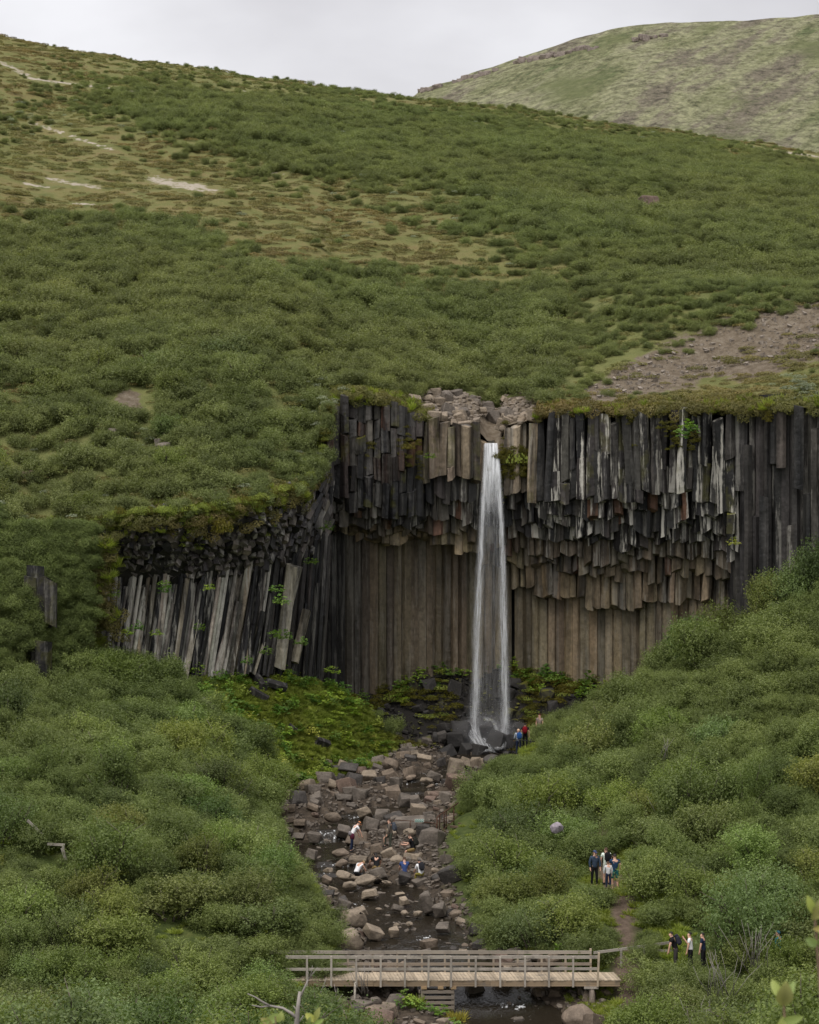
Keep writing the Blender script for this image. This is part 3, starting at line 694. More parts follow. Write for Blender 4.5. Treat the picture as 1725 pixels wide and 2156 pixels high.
def tube(pts, rads, n=5):
    V = []; Fc = []
    for i, (p, rr) in enumerate(zip(pts, rads)):
        d = (pts[min(i + 1, len(pts) - 1)] - pts[max(i - 1, 0)]).normalized(); q = d.to_track_quat('Z', 'Y')
        for k in range(n): V.append(p + q @ Vector((math.cos(k * 6.283 / n) * rr, math.sin(k * 6.283 / n) * rr, 0)))
    for i in range(len(pts) - 1):
        for k in range(n):
            a = i * n + k; b = i * n + (k + 1) % n; Fc.append((a, b, b + n, a + n))
    Fc.append(tuple(range(n))[::-1]); Fc.append(tuple((len(pts) - 1) * n + k for k in range(n)))
    return V, Fc
def merge(parts):
    V = []; Fc = []
    for v, f in parts:
        o = len(V); V += list(v); Fc += [tuple(i + o for i in q) for q in f]
    return V, Fc
def stems(C, seed, rad=.03):
    r = random.Random(seed); parts = []
    for c in C[:8]:
        b = Vector((r.uniform(-.12, .12), r.uniform(-.12, .12), -.35)); e = Vector(c) * 1.0; mid = b.lerp(e, .5) + Vector((r.uniform(-.08, .08), r.uniform(-.08, .08), .1))
        parts.append(tube([b, mid, e, e + Vector((e.x * .2, e.y * .2, .2))], [rad, rad * .75, rad * .45, rad * .15], 4))
    for _ in range(7):
        c = Vector(C[r.randrange(len(C))]); d = Vector((r.gauss(0, .5), r.gauss(0, .5), .7)).normalized(); parts.append(tube([c * .7, c + d * .15, c + d * r.uniform(.38, .52) + Vector((r.gauss(0, .05), 0, 0))], [.014, .010, .004], 3))
    V, Fc = merge(parts); return mesh_from(V, Fc, M['bark'], True)
CROWN = []
for k in range(9):
    me, C = crown(100 + k, 9400, .056 if k % 3 else .047, M['birch'], h=(1.45, 1.7, 1.25)[k % 3], lobes=(13, 17, 11)[k % 3])
    CROWN.append((me, stems(C, k)))

CROWNH = []
for k in range(6):
    me, C = crown(200 + k, 6500, .062, M['scrub'], h=(1.3, 1.5, 1.15)[k % 3], lobes=(12, 16, 9)[k % 3]); CROWNH.append((me, stems(C, 50 + k)))
BIRCH = []   # individual shrubs
PROTOH = {}
PROTO = {}   # crown objects that the scatters copy
SHADES = (('fresh green', (1.05, 1.10, .85)), ('olive green', (1.06, 1.02, .80)), ('dark green', (.74, .80, .76)), ('mid green', (.95, .98, .95)), ('grey green', (.95, 1.0, 1.18)), ('pale green', (1.25, 1.25, 1.15)))
def birch(p, rad, hgt, group, lib=None):
    hl = lib is not None; lib = lib or CROWN; k = rnd.randrange(len(lib)); sh = rnd.choices(range(6), (3, 4, 2.2, 5, 2, 1.6))[0]
    o = thing('birch_shrub', 'x', 'shrub', p, rnd.uniform(0, 6.28), group)
    c = tuple(x * rnd.uniform(.92, 1.08) for x in SHADES[sh][1]) + (1,)
    cr = obj('crown', lib[k][0], o, scale=(rad, rad * rnd.uniform(.9, 1.1), hgt), color=c)
    obj('trunk', lib[k][1], o, scale=(rad, rad, hgt))
    size = 'broad ' if rad / hgt > 1.25 else 'tall ' if hgt > 1.75 else 'low ' if hgt < 1.15 else ''
    BIRCH.append((o, p, size + SHADES[sh][0])); (PROTOH if hl else PROTO).setdefault(k, cr); return o

# what must stay in view: visible bed of the stream, bridge, trail, people, rails (u0, v0, u1, v1, depth)
KEEP = [(640, 2004, 1300, 2082, 102.5), (735, 2075, 1262, 2160, 101), (1276, 1862, 1328, 1942, 110.3), (1240, 1776, 1308, 1862, 118), (1400, 1955, 1496, 2024, 108.5),
        (1072, 1538, 1126, 1582, 159.5), (915, 1690, 985, 1760, 136), (1300, 1985, 1420, 2010, 104), (430, 1970, 530, 1996, 101), (335, 1945, 380, 1968, 104.5), (60, 1735, 145, 1795, 110),
        (735, 1560, 960, 2000, 131), (980, 1560, 1070, 1590, 160), (80, 1215, 104, 1262, 140), (85, 1330, 108, 1415, 140)]
VBL = tab((1540, 840), (1600, 720), (1650, 606), (1700, 594), (1750, 604), (1800, 640), (1850, 668), (1900, 705), (1950, 742), (2000, 755), (2060, 745), (2160, 742))
VBR = tab((1540, 1080), (1590, 1050), (1650, 972), (1700, 948), (1760, 918), (1800, 905), (1850, 915), (1900, 945), (1950, 985), (2000, 1000), (2030, 1150), (2075, 1262), (2160, 1258))
_gy = np.linspace(162, 94, 500); _gv = np.maximum.accumulate(968 - (ZW(_gy) + .22) / _gy * F)
def vground(v):   # depth of the bed seen at v
    return float(np.interp(v, _gv, _gy))
GREENK = [(440, 1425), (650, 1400), (740, 1430), (850, 1555), (800, 1610), (640, 1650), (600, 1640), (575, 1560), (470, 1480)]
def hides(x, y, z, rad, h):
    """would a shrub here cover something the photograph shows"""
    s = F / y; u = x * s + 862.5; v1 = 968 - z * s; v0 = v1 - h * s * 1.28; w = rad * s * .82
    for u0, a0, u1, a1, yy in KEEP:
        if y < yy and u + w > u0 and u - w < u1 and v1 > a0 and v0 < a1 - 2: return True
    for q in (.1, .35, .6, .85):
        v = v0 + (v1 - v0) * q
        if 1560 < v < 2150 and y < vground(v):
            if u + w * .75 > VBL(v) and u - w * .75 < VBR(v): return True
    if y < 160:
        for du, dv in ((-.7, .5), (.7, .5), (0, .1), (0, .9)):
            if in_poly(u + du * w, v0 + (v1 - v0) * dv, GREENK): return True
    return False
def hides_cliff(x, y, z, rad, h):
    s = F / y; u = x * s + 862.5; v0 = 968 - z * s - h * s * 1.25; w = rad * s * .6
    lim = np.interp(u, [0, 60, 110, 150, 220, 300, 420, 520, 640, 700, 1000, 1240, 1290, 1350, 1430, 1500, 1560, 1640, 1725, 1900], [1120, 1190, 1200, 1250, 1310, 1370, 1420, 1400, 1440, 1470, 1570, 1478, 1425, 1372, 1290, 1262, 1265, 1262, 1195, 1100])
    return y < 166 and v0 < lim - 3

cand = []
tries = 0
while tries < 52000:
    tries += 1
    y = 56 + 106 * rnd.random() ** .8; uu0 = rnd.uniform(-260, 1990); x = float(X(uu0, y))
    if BL(y) - .4 < x < BR(y) + .3: continue
    if abs(x - np.interp(y, _ty, _tx)) < .7 and 98 < y < 150: continue
    big = tries < 38000
    rad = rnd.uniform(1.15, 2.15) if big else rnd.uniform(.6, 1.1); h = rad * rnd.uniform(.68, 1.12)
    if y > 148: rad *= .75; h *= .75
    z = float(valley_z(x, y)) - .12
    if big and any((x - a) ** 2 + ((y - b) * .8) ** 2 < (.50 * (rad + c)) ** 2 for a, b, _, c, _ in cand): continue
    if not big and any((x - a) ** 2 + ((y - b) * .8) ** 2 < (.40 * (rad + c)) ** 2 for a, b, _, c, _ in cand): continue
    s = F / y; vt = 968 - (z + h * 1.25) * s
    if vt > 2175: continue
    if hides(x, y, z, rad, h) or hides_cliff(x, y, z, rad, h): continue
    cand.append((x, y, z, rad, h))
# big hand-set shrubs of the photograph: (u, v of foot, depth, radius, height)
for u, v, y, rad, h in ((1455, 1420, 152, 2.0, 2.9), (1535, 1390, 154, 2.2, 2.6), (1490, 1440, 148, 2.2, 2.6), (1600, 1370, 152, 2.2, 2.5), (1660, 1340, 152, 2.2, 2.7), (1725, 1300, 152, 2.2, 2.9), (1400, 1440, 152, 1.7, 1.9), (30, 1300, 140, 1.5, 1.6), (55, 1330, 139.5, 1.2, 1.2), (20, 1400, 138, 1.8, 1.9), (60, 1420, 138, 1.3, 1.3), (112, 1420, 143, 1.2, 1.3), (150, 1400, 145, 1.5, 1.6), (185, 1370, 146, 1.3, 1.5), (130, 1330, 147, 1.2, 1.2), (160, 1280, 148, 1.1, 1.1), (205, 1345, 146, 1.2, 1.2), (228, 1375, 145.4, 1.2, 1.1), (180, 1240, 147.2, .9, .9), (265, 1400, 146, 1.2, 1.0), (320, 1420, 147, 1.3, 1.0), (195, 1190, 146.6, .7, .6), (1585, 2005, 104, 2.4, 2.9), (1652, 2062, 101.5, 1.25, 1.75), (1615, 2050, 101, 1.0, 1.3), (1010, 1850, 121, 1.5, 1.6)):
    cand.append((float(X(u, y)), y, float(valley_z(X(u, y), y)) - .1, rad, h))
cand.sort(key=lambda c: -c[3] * c[4] / c[1] ** 2)
for c in cand[:240]: birch(Vector(c[:3]), c[3], c[4], 'birch shrubs on the valley sides')
rest = cand[240:]

# hillside scrub
def hp0(u, s): return [float(q) for q in hill(np.array(float(u)), np.array(float(s)))]
hb = []
while len(hb) < 13200:
    n = 6000; u = rng.uniform(-260, 2020, n); s = rng.uniform(0, 1, n) ** 1.0 * 1.02
    keepw = rng.uniform(0, 1, n) < (RY(u) + s * 185) / 360
    x, y, z = hill(u, s); uu = x / y * F + 862.5; v = 968 - z / y * F; dd = dens(uu + 120 * fbm(x * .08, y * .08, 71, 3), v + 70 * fbm(x * .08, y * .08, 72, 3))
    clump = np.clip(1 + 2.2 * fbm(x * .13, y * .13, 61, 3), .2, 1.6)
    edge = (u > 690) & (s < .012)
    ok = keepw & (rng.uniform(0, 1, n) < dd ** 1.5 * clump) & ~edge & ~((u > 880) & (u < 1130) & (s < .028)) & ~(in_poly(uu, v, [(1250, 822), (1330, 780), (1480, 712), (1600, 668), (1740, 648), (2300, 640), (2300, 730), (1740, 722), (1560, 785), (1420, 812), (1330, 830)]) & (rng.uniform(0, 1, n) < .93))
    ok &= ~((((uu - 285) / 40) ** 2 + ((v - 850) / 32) ** 2) < 1)
    for i in np.nonzero(ok)[0]:
        f = .38 + .62 * min(1, float(dd[i]) * 1.05) + .5 * float(fbm(x[i] * .06, y[i] * .06, 88, 2))
        r0 = max(.35, rng.uniform(.6, 1.0) ** 1.6 * 1.75 * f * (1 - .38 * sstep(.45, 1, s[i])))
        if u[i] > 1180 and s[i] < .2: r0 *= .62
        h0 = r0 * rng.uniform(.65, 1.05); hb.append((float(x[i]), float(y[i]), float(z[i]) - .34 * h0, r0, h0))
rnd.shuffle(hb); hb = hb[:13200]
hb.sort(key=lambda c: -c[3] * c[4] / c[1] ** 2)
for c in hb[:60]: birch(Vector(c[:3]), c[3], c[4], 'birch shrubs on the hillside above the cliff', CROWNH)
resth = hb[60:]
for u, s_, r0, h0 in ((690, .002, .8, .9), (683, .004, 1.1, 1.1), (676, .006, 1.2, 1.2), (668, .004, 1.0, .9), (655, .003, .9, .9), (640, .004, 1.0, 1.0), (700, .006, .8, .8), (620, .002, .9, .8), (560, .002, .8, .7), (480, .003, .8, .7), (390, .003, .8, .6), (300, .003, .9, .7), (230, .003, .9, .8), (688, .0, .7, .8)):
    p = hp0(u, s_); resth.append((p[0], p[1] - .4, p[2] - .5, r0, h0))
# bank west of the columns
for _ in range(700):
    su_, st_ = rnd.uniform(-120, 212), rnd.uniform(0, 1)
    x0, y0, z0 = (float(q) for q in hill(np.array(su_), np.array(0.0))); w_ = 9 * (1 - .75 * float(sstep(40, 190, su_)))
    yy = y0 - w_ * st_; xx = x0 - .4 * st_; zz = float(z0 + (valley_z(xx, yy) - .4 - z0) * (.75 * st_ + .25 * st_ ** 2)) + .2; yy -= .5; rr = rnd.uniform(.55, 1.05)
    if su_ > 105: rr *= .85
    if 62 < xx / yy * F + 862.5 < 104 and yy < 141.8 and 1185 < 968 - zz / yy * F < 1420: continue
    rest.append((xx, yy, zz - .1, rr, rr * .8))
def scatter_birch(name, lst, protos):
    n = len(lst); a = np.array(lst)
    s = np.stack([a[:, 3], a[:, 3], a[:, 4]], 1); r = np.stack([rng.normal(0, .06, n), rng.normal(0, .06, n), rng.uniform(0, 6.28, n)], 1)
    return scatter(name, a[:, :3], protos, s, r, rng.integers(0, len(protos), n))
scatter_birch('birch_undergrowth', rest, [PROTO[k] for k in sorted(PROTO)])
scatter_birch('scrub_undergrowth', resth, [PROTOH[k] for k in sorted(PROTOH)])

# tufts: heather, grass, moss, woolly willow
def tuft(seed, n, m, h=.5, blade=.35, wid=.10, spread=.6):
    r = np.random.default_rng(seed); a = r.uniform(0, 6.28, n); q = np.sqrt(r.uniform(0, 1, n)) * spread
    b = np.stack([np.cos(a) * q, np.sin(a) * q, np.zeros(n)], 1); d = unit(np.stack([np.cos(a) * .6, np.sin(a) * .6, np.ones(n)], 1) + r.normal(size=(n, 3)) * .3)
    ln = blade * r.uniform(.6, 1.3, n)[:, None]; sd = unit(np.cross(d, r.normal(size=(n, 3)))) * wid * .5
    tip = b + d * ln; tip[:, 2] -= .12 * blade * (q > spread * .5)
    V = np.stack([b - sd, b + sd, b + d * ln * .55 + sd * .8, tip, b + d * ln * .55 - sd * .8], 1)
    me = quads_mesh(V.reshape(-1, 3), np.arange(5 * n).reshape(-1, 5), m, False)
    t = me.attributes.new('tint', 'FLOAT', 'FACE'); t.data.foreach_set('value', np.clip(r.normal(.5, .22, n), 0, 1).astype(np.float32)); return me
def cushion(seed, n, leaf, m, h=.5):
    r = np.random.default_rng(seed); d = unit(r.normal(size=(n, 3)) * np.array([1, 1, .8])); d[:, 2] = np.abs(d[:, 2])
    lump = 1 + .25 * np.sin(d[:, 0] * 5 + seed) * np.cos(d[:, 1] * 6 + seed)
    pos = d * lump[:, None] * np.array([1, 1, h]) * r.uniform(.85, 1.05, n)[:, None]
    return leaf_cloud(pos, unit(d + r.normal(size=(n, 3)) * .5), leaf, r.normal(.5, .2, n), m, r)
def clump_thing(name, label, cat, p, me, s, part='foliage', rz=0, color=None, group=None):
    o = thing(name, label, cat, p, rz, group); c = obj(part, me, o, scale=s, color=color); return o, c
def hp(u, s): return Vector([float(q) for q in hill(np.array(float(u)), np.array(float(s)))])
HE = [cushion(300 + k, 520, .16, M['heath'], .55) for k in range(3)]
hpro = [clump_thing('heather_clump', l, 'plant', hp(u, s), HE[i], (.8, .7, .8))[1] for i, (u, s, l) in enumerate(((1230, .004, 'dark heather clump overhanging the cliff edge under the gravel patch'), (1375, .006, 'olive heather clump on cliff edge above the pale arched column'), (1640, .006, 'olive heather clump on cliff rim above the tall right hand columns')))]
n = 15000; u = rng.uniform(-100, 1830, n); s = rng.uniform(.003, 1, n); x, y, z = hill(u, s); v = 968 - z / y * F; uu = x / y * F + 862.5
ok = (rng.uniform(0, 1, n) < (1.05 - .62 * dens(uu, v))) & (rng.uniform(0, 1, n) > pale(uu, v) * 1.5) & (rng.uniform(0, 1, n) > .85 * np.interp(np.abs(v - np.interp(uu, [1240, 1330, 1480, 1600, 1740], [832, 798, 750, 715, 683])), [0, 80], [1, 0]) * (uu > 1220)) & ~((u > 880) & (u < 1130) & (s < .03))
pts = np.stack([x, y, z - .06], 1)[ok]; k = len(pts); sc0 = rng.uniform(.25, .75, k)
scatter('heather_undergrowth', pts, hpro, np.stack([sc0 * 1.25, sc0, sc0 * .75], 1), np.stack([np.zeros(k), np.zeros(k), rng.uniform(0, 6.28, k)], 1), rng.integers(0, 3, k))

GT = [tuft(320 + k, 130, M['grass'], blade=.75, wid=.09) for k in range(3)]
gpro = []
for i, (u, v, y, l) in enumerate(((872, 2108, 101.2, 'green grass tuft beside the slatted crib under the bridge'), (962, 2128, 101.0, 'straw coloured grass tuft at foot of the crib post under the bridge'), (1318, 1905, 112.5, 'green grass tuft on the edge of the dirt trail'))):
    xx = float(X(u, y)); gpro.append(clump_thing('grass_tuft', l, 'grass', (xx, y, float(valley_z(xx, y))), GT[i], (.6, .6, .75), color=((1, 1, 1, 1), (1.9, 1.35, 1.6, 1), (1, 1, 1, 1))[i])[1])
HR = []
for k in range(4):
    r_ = np.random.default_rng(340 + k); nn = 34; a_ = r_.uniform(0, 6.28, nn); q_ = np.sqrt(r_.uniform(0, 1, nn)) * .5; cc_ = np.stack([np.cos(a_) * q_, np.sin(a_) * q_, r_.uniform(.15, .75, nn) * (1.1 - q_)], 1); ps_ = (np.repeat(cc_, 5, 0) + r_.normal(size=(nn * 5, 3)) * np.array([.075, .075, .02])); HR.append(leaf_cloud(ps_, unit(np.array([0, -.25, 1.]) + r_.normal(size=(nn * 5, 3)) * .35), .15, r_.normal(.5, .2, nn * 5), M['herb'], r_, .7))
# bright slope: grass cover as stuff
pts = []
while len(pts) < 5200:
    y = rnd.uniform(143, 161); x = float(X(rnd.uniform(380, 880), y)); z = float(valley_z(x, y))
    if green_mask(np.array(x), np.array(y), np.array(z)): pts.append((x, y, z - .03))
for _ in range(1700):   # trail edges and openings between shrubs on both banks
    y = rnd.uniform(99, 150); x = float(np.interp(y, _ty, _tx)) + rnd.choice((-1, 1)) * rnd.uniform(.75, 2.6); pts.append((x, y, float(valley_z(x, y)) - .03))
for _ in range(2600):
    y = rnd.uniform(92, 160); x = float(X(rnd.uniform(-60, 1790), y))
    if BL(y) - .5 < x < BR(y) + .5: continue
    pts.append((x, y, float(valley_z(x, y)) - .03))
k = len(pts); sc0 = rng.uniform(.16, .42, k)
scatter('grass', pts, gpro, np.stack([sc0, sc0, sc0 * .9], 1), np.stack([rng.normal(0, .15, k), rng.normal(0, .15, k), rng.uniform(0, 6.28, k)], 1), rng.choice([0, 1, 2], k, p=[.46, .08, .46]))
# fringe hanging over the rims
pts = []; rr_ = []
for _ in range(1900):
    u = rnd.choice((rnd.uniform(110, 700), rnd.uniform(1130, 1790), rnd.uniform(700, 900))); p = hp(u, rnd.uniform(0, .012))
    if u > 700 and u < 900 and rnd.random() < .6: continue
    if u > 1130 and rnd.random() < .35: continue
    drop = abs(rnd.gauss(0, .5)) * (1.5 if u < 700 else .45); drop = min(drop, 1.6)
    pts.append((p.x, p.y - rnd.uniform(.15, .6) + .25 * drop, p.z - drop)); rr_.append((rnd.uniform(.2, .9), rnd.gauss(0, .3), rnd.gauss(0, .5)))
for _ in range(170):
    u = rnd.gauss(195, 22); v = rnd.uniform(1125, 1370); pts.append(tuple(P(u, v, 146.2 + rnd.uniform(-.3, .8) + (v - 1125) / 200))); rr_.append((rnd.uniform(.3, .9), rnd.gauss(0, .3), rnd.gauss(0, .5)))
k = len(pts); sc0 = rng.uniform(.3, .75, k)
scatter('rim_undergrowth', pts, hpro + gpro[:1], np.stack([sc0, sc0 * .8, sc0 * .9], 1), np.array(rr_), rng.choice([0, 1, 2, 3], k, p=[.2, .2, .2, .4]))

# moss cushions: hanging under the western overhang, beside the water's lip, on the dark scree
MO = [cushion(360 + k, 420, .17, M['moss'], .7) for k in range(2)]
MG = [cushion(366 + k, 420, .15, M['grass'], .6) for k in range(2)]
mpro = []
for i, (p, l, me) in enumerate(((P(1088, 975, 165.2), 'bright green moss mat beside the lip of the waterfall', MG[0]), (P(860, 945, 163.2), 'yellow moss cushion on the broken rock near the lip', MO[0]), (P(470, 1120, 147.6), 'shaggy olive moss hanging from the bulging overhang', MO[1]))):
    mpro.append(clump_thing('moss_cushion', l, 'moss', p, me, ((.9, .5, 1.5), (.5, .4, .5), (.6, .5, 1.2))[i])[1])
pts = []; sc1 = []; ix = []
for _ in range(760):
    u = rnd.uniform(110, 690); dd_ = abs(rnd.gauss(0, 26)) * (1.5 if rnd.random() < .3 else .8); v = float(RV(u)) + dd_ - 12
    if float(fbm(u / 34, 2.2, 17, 3)) < -.07 and dd_ > 8: continue
    y = float(RY(u)) - .25 + max(0, dd_) / 60; pts.append(tuple(P(u, v, y))); q = rnd.uniform(.18, .5); sc1.append((q, q * .7, q * 1.3)); ix.append(rnd.choice((1, 2, 2)))
for _ in range(170):
    u = rnd.gauss(1085, 20); v = rnd.uniform(945, 1010); pts.append(tuple(P(u, v, 165.0 + rnd.uniform(0, .5)))); q = rnd.uniform(.12, .35); sc1.append((q, q * .6, q * 1.4)); ix.append(0)
for u0, v0, du, dv, k_ in ((850, 945, 18, 22, 40), (1062, 975, 6, 40, 40), (880, 990, 10, 40, 20), (1330, 900, 5, 20, 8), (1420, 905, 14, 22, 40), (1450, 925, 20, 14, 40), (1620, 880, 4, 16, 10), (760, 960, 25, 25, 14)):
    for _ in range(k_): pts.append(tuple(P(rnd.gauss(u0, du), rnd.gauss(v0, dv), front(u0) - rnd.uniform(.2, .45)))); q = rnd.uniform(.12, .34); sc1.append((q, q * .7, q)); ix.append(rnd.choice((0, 0, 1)))
for _ in range(900):
    y = rnd.uniform(160.5, 170.5); u = rnd.choice((rnd.uniform(690, 985), rnd.uniform(1075, 1300))); x = float(X(u, y))
    if float(fbm(x * .45, y * .45, 23, 3)) < .0: continue
    pts.append((x, y, float(valley_z(x, y)) + rnd.uniform(0, .25))); q = rnd.uniform(.25, .65); sc1.append((q, q, q * .7)); ix.append(rnd.choice((0, 1, 1, 2)))
k = len(pts); scatter('moss_undergrowth', pts, mpro, np.array(sc1), np.stack([np.zeros(k), np.zeros(k), rng.uniform(0, 6.28, k)], 1), ix)

# woolly willow: pale dots among the scrub
WWm = cushion(380, 260, .22, M['white_leaf'], .8)
wpro = [clump_thing('woolly_willow', 'pale silvery willow shrub standing out among birches on the slope', 'shrub', hp(835, .075), WWm, (.7, .6, .6), rz=1)[1]]
pts = []
for _ in range(260):
    c = rnd.choice(((830, 280, 300, 80), (1180, 300, 250, 50), (1520, 455, 90, 20), (950, 470, 350, 90), (200, 1000, 260, 130), (60, 1250, 60, 90), (1690, 830, 40, 20), (650, 900, 60, 80), (120, 250, 200, 60)))
    for _t in range(1):
        uu_ = rnd.gauss(c[0], c[2] * .5); vv_ = rnd.gauss(c[1], c[3] * .5); s_ = np.linspace(.002, 1, 200); xx, yy, zz = hill(np.full(200, uu_), s_); q = np.argmin(np.abs(968 - zz / yy * F - vv_))
        pts.append((xx[q] + rnd.gauss(0, .3), yy[q], zz[q] + rnd.uniform(.2, .7)))
k = len(pts); sc0 = rng.uniform(.15, .42, k)
scatter('pale_undergrowth', pts, wpro, np.stack([sc0 * 1.3, sc0, sc0 * .7], 1), np.stack([np.zeros(k), np.zeros(k), rng.uniform(0, 6.28, k)], 1), np.zeros(k))

# ------------------------------------------------------------------ boulders
def rock_mesh(seed, kind, m):
    r = random.Random(seed); bm = bmesh.new()
    if kind == 0:      # broken column: prism with slanting ends
        V, Fc = prism(.5, -.8, .8, r.choice((5, 6)), seg=9, r=r, tilt=.35)
        for v in V: bm.verts.new((v[2] * .75, v[0] * .95, v[1] * .8))
    elif kind == 1:    # blocky
        for sx in (-1, 1):
            for sy in (-1, 1):
                for sz in (-1, 1):
                    bm.verts.new((sx * r.uniform(.4, .75), sy * r.uniform(.4, .75), sz * r.uniform(.35, .6)))
        for _ in range(3): bm.verts.new(Vector((r.gauss(0, 1), r.gauss(0, 1), r.gauss(0, 1))).normalized() * .72)
    else:              # water-worn
        for _ in range(30):
            d = Vector((r.gauss(0, 1), r.gauss(0, 1), r.gauss(0, 1))).normalized(); bm.verts.new((d.x * .72, d.y * .62, d.z * .5 * r.uniform(.85, 1.1)))
    res = bmesh.ops.convex_hull(bm, input=bm.verts)
    bmesh.ops.delete(bm, geom=list({g for g in res['geom_interior'] + res['geom_unused'] if isinstance(g, bmesh.types.BMVert)}), context='VERTS')
    bmesh.ops.dissolve_limit(bm, angle_limit=.12, verts=bm.verts, edges=bm.edges)
    bmesh.ops.bevel(bm, geom=list(bm.edges), offset=.05 if kind < 2 else .07, segments=1 if kind < 2 else 2, affect='EDGES', profile=.6)
    me = bpy.data.meshes.new('rock'); bm.to_mesh(me); bm.free(); me.materials.append(m)
    if kind == 2: me.polygons.foreach_set('use_smooth', [True] * len(me.polygons))
    return me
ROCK = {k: [rock_mesh(500 + k * 20 + i, k, M['boulder']) for i in range(6)] for k in range(3)}
ROCKM = [rock_mesh(600 + i, i % 2, M['boulder_moss']) for i in range(6)]
BOULD = []
RC = (('brown', (.165, .128, .096)), ('grey brown', (.138, .116, .096)), ('dark grey', (.062, .055, .050)), ('tan', (.230, .185, .138)), ('reddish brown', (.150, .105, .082)))
KN_ = ('columnar', 'blocky', 'rounded')
def boulder(x, y, w, h, kind=None, c=None, z=None, name='boulder', group='boulders along the stream bed', sink=.25, flat=None, mesh=None, rz=None):
    kind = rnd.choice((0, 1, 1, 2)) if kind is None else kind; ci = rnd.choices(range(5), (4, 4, 2, 2, 2))[0] if c is None else c
    z0 = max(float(valley_z(x, y)), float(ZW(y)) - .12) if z is None else z
    k = rnd.uniform(.85, 1.15); cc = tuple(q * k for q in RC[ci][1]) + (1,)
    w *= .80; o = obj(name, mesh or rnd.choice(ROCK[kind]), loc=(x, y, z0 + h * (.5 - sink)), rot=(rnd.uniform(-.38, .38), rnd.uniform(-.38, .38), rnd.uniform(-.7, .7) if rz is None else rz), scale=(w / 1.25, w / 1.25 * rnd.uniform(.75, 1.05), h / 1.0), color=cc)
    tag(o, 'x', 'boulder' if name == 'boulder' else 'rock', group); BOULD.append((o, Vector((x, y, z0)), f"{'big ' if w > 1.3 else 'small ' if w < .55 else ''}{RC[ci][0]} {KN_[kind]}")); return o
KEYB = [(470, 955, 130, 75, 2, 0), (675, 930, 110, 55, 1, 3), (790, 950, 110, 70, 1, 1), (890, 945, 110, 60, 2, 1), (1030, 925, 110, 90, 1, 3), (720, 1010, 110, 75, 1, 1), (535, 1050, 125, 60, 1, 1), (985, 1015, 230, 80, 1, 1), (1060, 1065, 120, 80, 1, 2), (970, 1085, 95, 60, 2, 3), (730, 1050, 70, 55, 0, 1), (330, 1195, 65, 55, 1, 1), (520, 1190, 130, 60, 2, 0), (635, 1230, 140, 65, 0, 3), (525, 1258, 100, 55, 2, 0), (760, 1185, 90, 60, 1, 0), (830, 1220, 110, 60, 1, 3), (890, 1260, 100, 60, 2, 3), (765, 1335, 130, 75, 1, 1), (940, 1350, 90, 60, 1, 2), (560, 1345, 170, 70, 2, 3), (680, 1365, 150, 65, 2, 3), (575, 1400, 110, 50, 2, 3), (430, 1365, 70, 40, 1, 0), (820, 1385, 80, 35, 2, 3), (710, 1455, 110, 45, 1, 3), (905, 1455, 75, 20, 2, 3), (1085, 1520, 95, 130, 1, 1), (1165, 1560, 95, 65, 1, 1), (935, 1505, 65, 40, 1, 3), (890, 1548, 85, 30, 1, 1), (640, 1580, 120, 55, 1, 3), (545, 1525, 100, 50, 1, 1), (940, 1580, 60, 35, 2, 3), (1025, 1585, 70, 40, 2, 3), (770, 1555, 50, 20, 2, 3), (885, 1660, 45, 30, 2, 3), (970, 1655, 55, 35, 2, 3), (740, 1710, 130, 60, 1, 3), (865, 1705, 80, 50, 1, 3), (1190, 1680, 110, 45, 1, 1),
        (1280, 630, 115, 95, 1, 3), (1335, 592, 70, 50, 1, 3), (1405, 592, 80, 50, 1, 3), (1460, 592, 60, 50, 1, 3), (1075, 580, 110, 55, 0, 3), (980, 588, 90, 50, 0, 2), (840, 680, 110, 55, 1, 0), (705, 710, 130, 60, 1, 3), (880, 725, 90, 60, 1, 1), (1080, 712, 100, 40, 2, 3), (1130, 680, 90, 40, 1, 1), (980, 690, 80, 30, 2, 0), (1110, 748, 70, 25, 2, 0), (470, 760, 75, 45, 1, 3), (575, 800, 110, 50, 1, 1), (540, 845, 130, 40, 1, 1), (600, 725, 110, 70, 1, 2), (340, 790, 110, 60, 1, 1), (360, 860, 90, 80, 1, 1), (240, 850, 110, 90, 1, 2), (335, 905, 90, 60, 0, 0), (180, 905, 100, 70, 0, 0), (180, 985, 90, 60, 0, 0), (250, 1000, 90, 60, 0, 0), (170, 1060, 80, 60, 0, 1), (240, 1080, 90, 60, 0, 1), (350, 1085, 100, 60, 1, 1), (940, 840, 90, 55, 1, 1), (1010, 850, 80, 60, 1, 1), (860, 790, 120, 60, 1, 0), (1180, 590, 60, 40, 1, 2), (760, 640, 80, 60, 0, 1), (1100, 960, 70, 60, 1, 1), (1200, 840, 90, 80, 1, 1), (600, 610, 80, 50, 0, 2), (1190, 410, 80, 50, 1, 2), (1080, 460, 90, 50, 1, 1), (950, 500, 90, 50, 0, 1)]
spots_b = [(float(X(u, vground(v))), vground(v), .55) for u, v in ((741, 1800), (823, 1800), (871, 1830), (750, 1850), (794, 1840), (852, 1850), (887, 1850))]
for cx, cy, w, h, kd, ci in KEYB:
    u = (800 + cx / 2.156) * .69; v = (2050 + (cy + h * .42) / 2.156) * .69; y = vground(v); s = F / y
    x = float(X(u, y)); w_ = w * .32 / s * 1.12; h_ = h * .32 / s * 1.15; z = Z(v, y); zg = max(float(valley_z(x, y)), float(ZW(y)) - .1)
    if z < zg: z = zg
    boulder(x, y, w_, h_, kd, ci, z=min(z, zg + .7) - .05, sink=.1, rz=rnd.uniform(-.35, .35)); spots_b.append((x, y, w_ * .5))
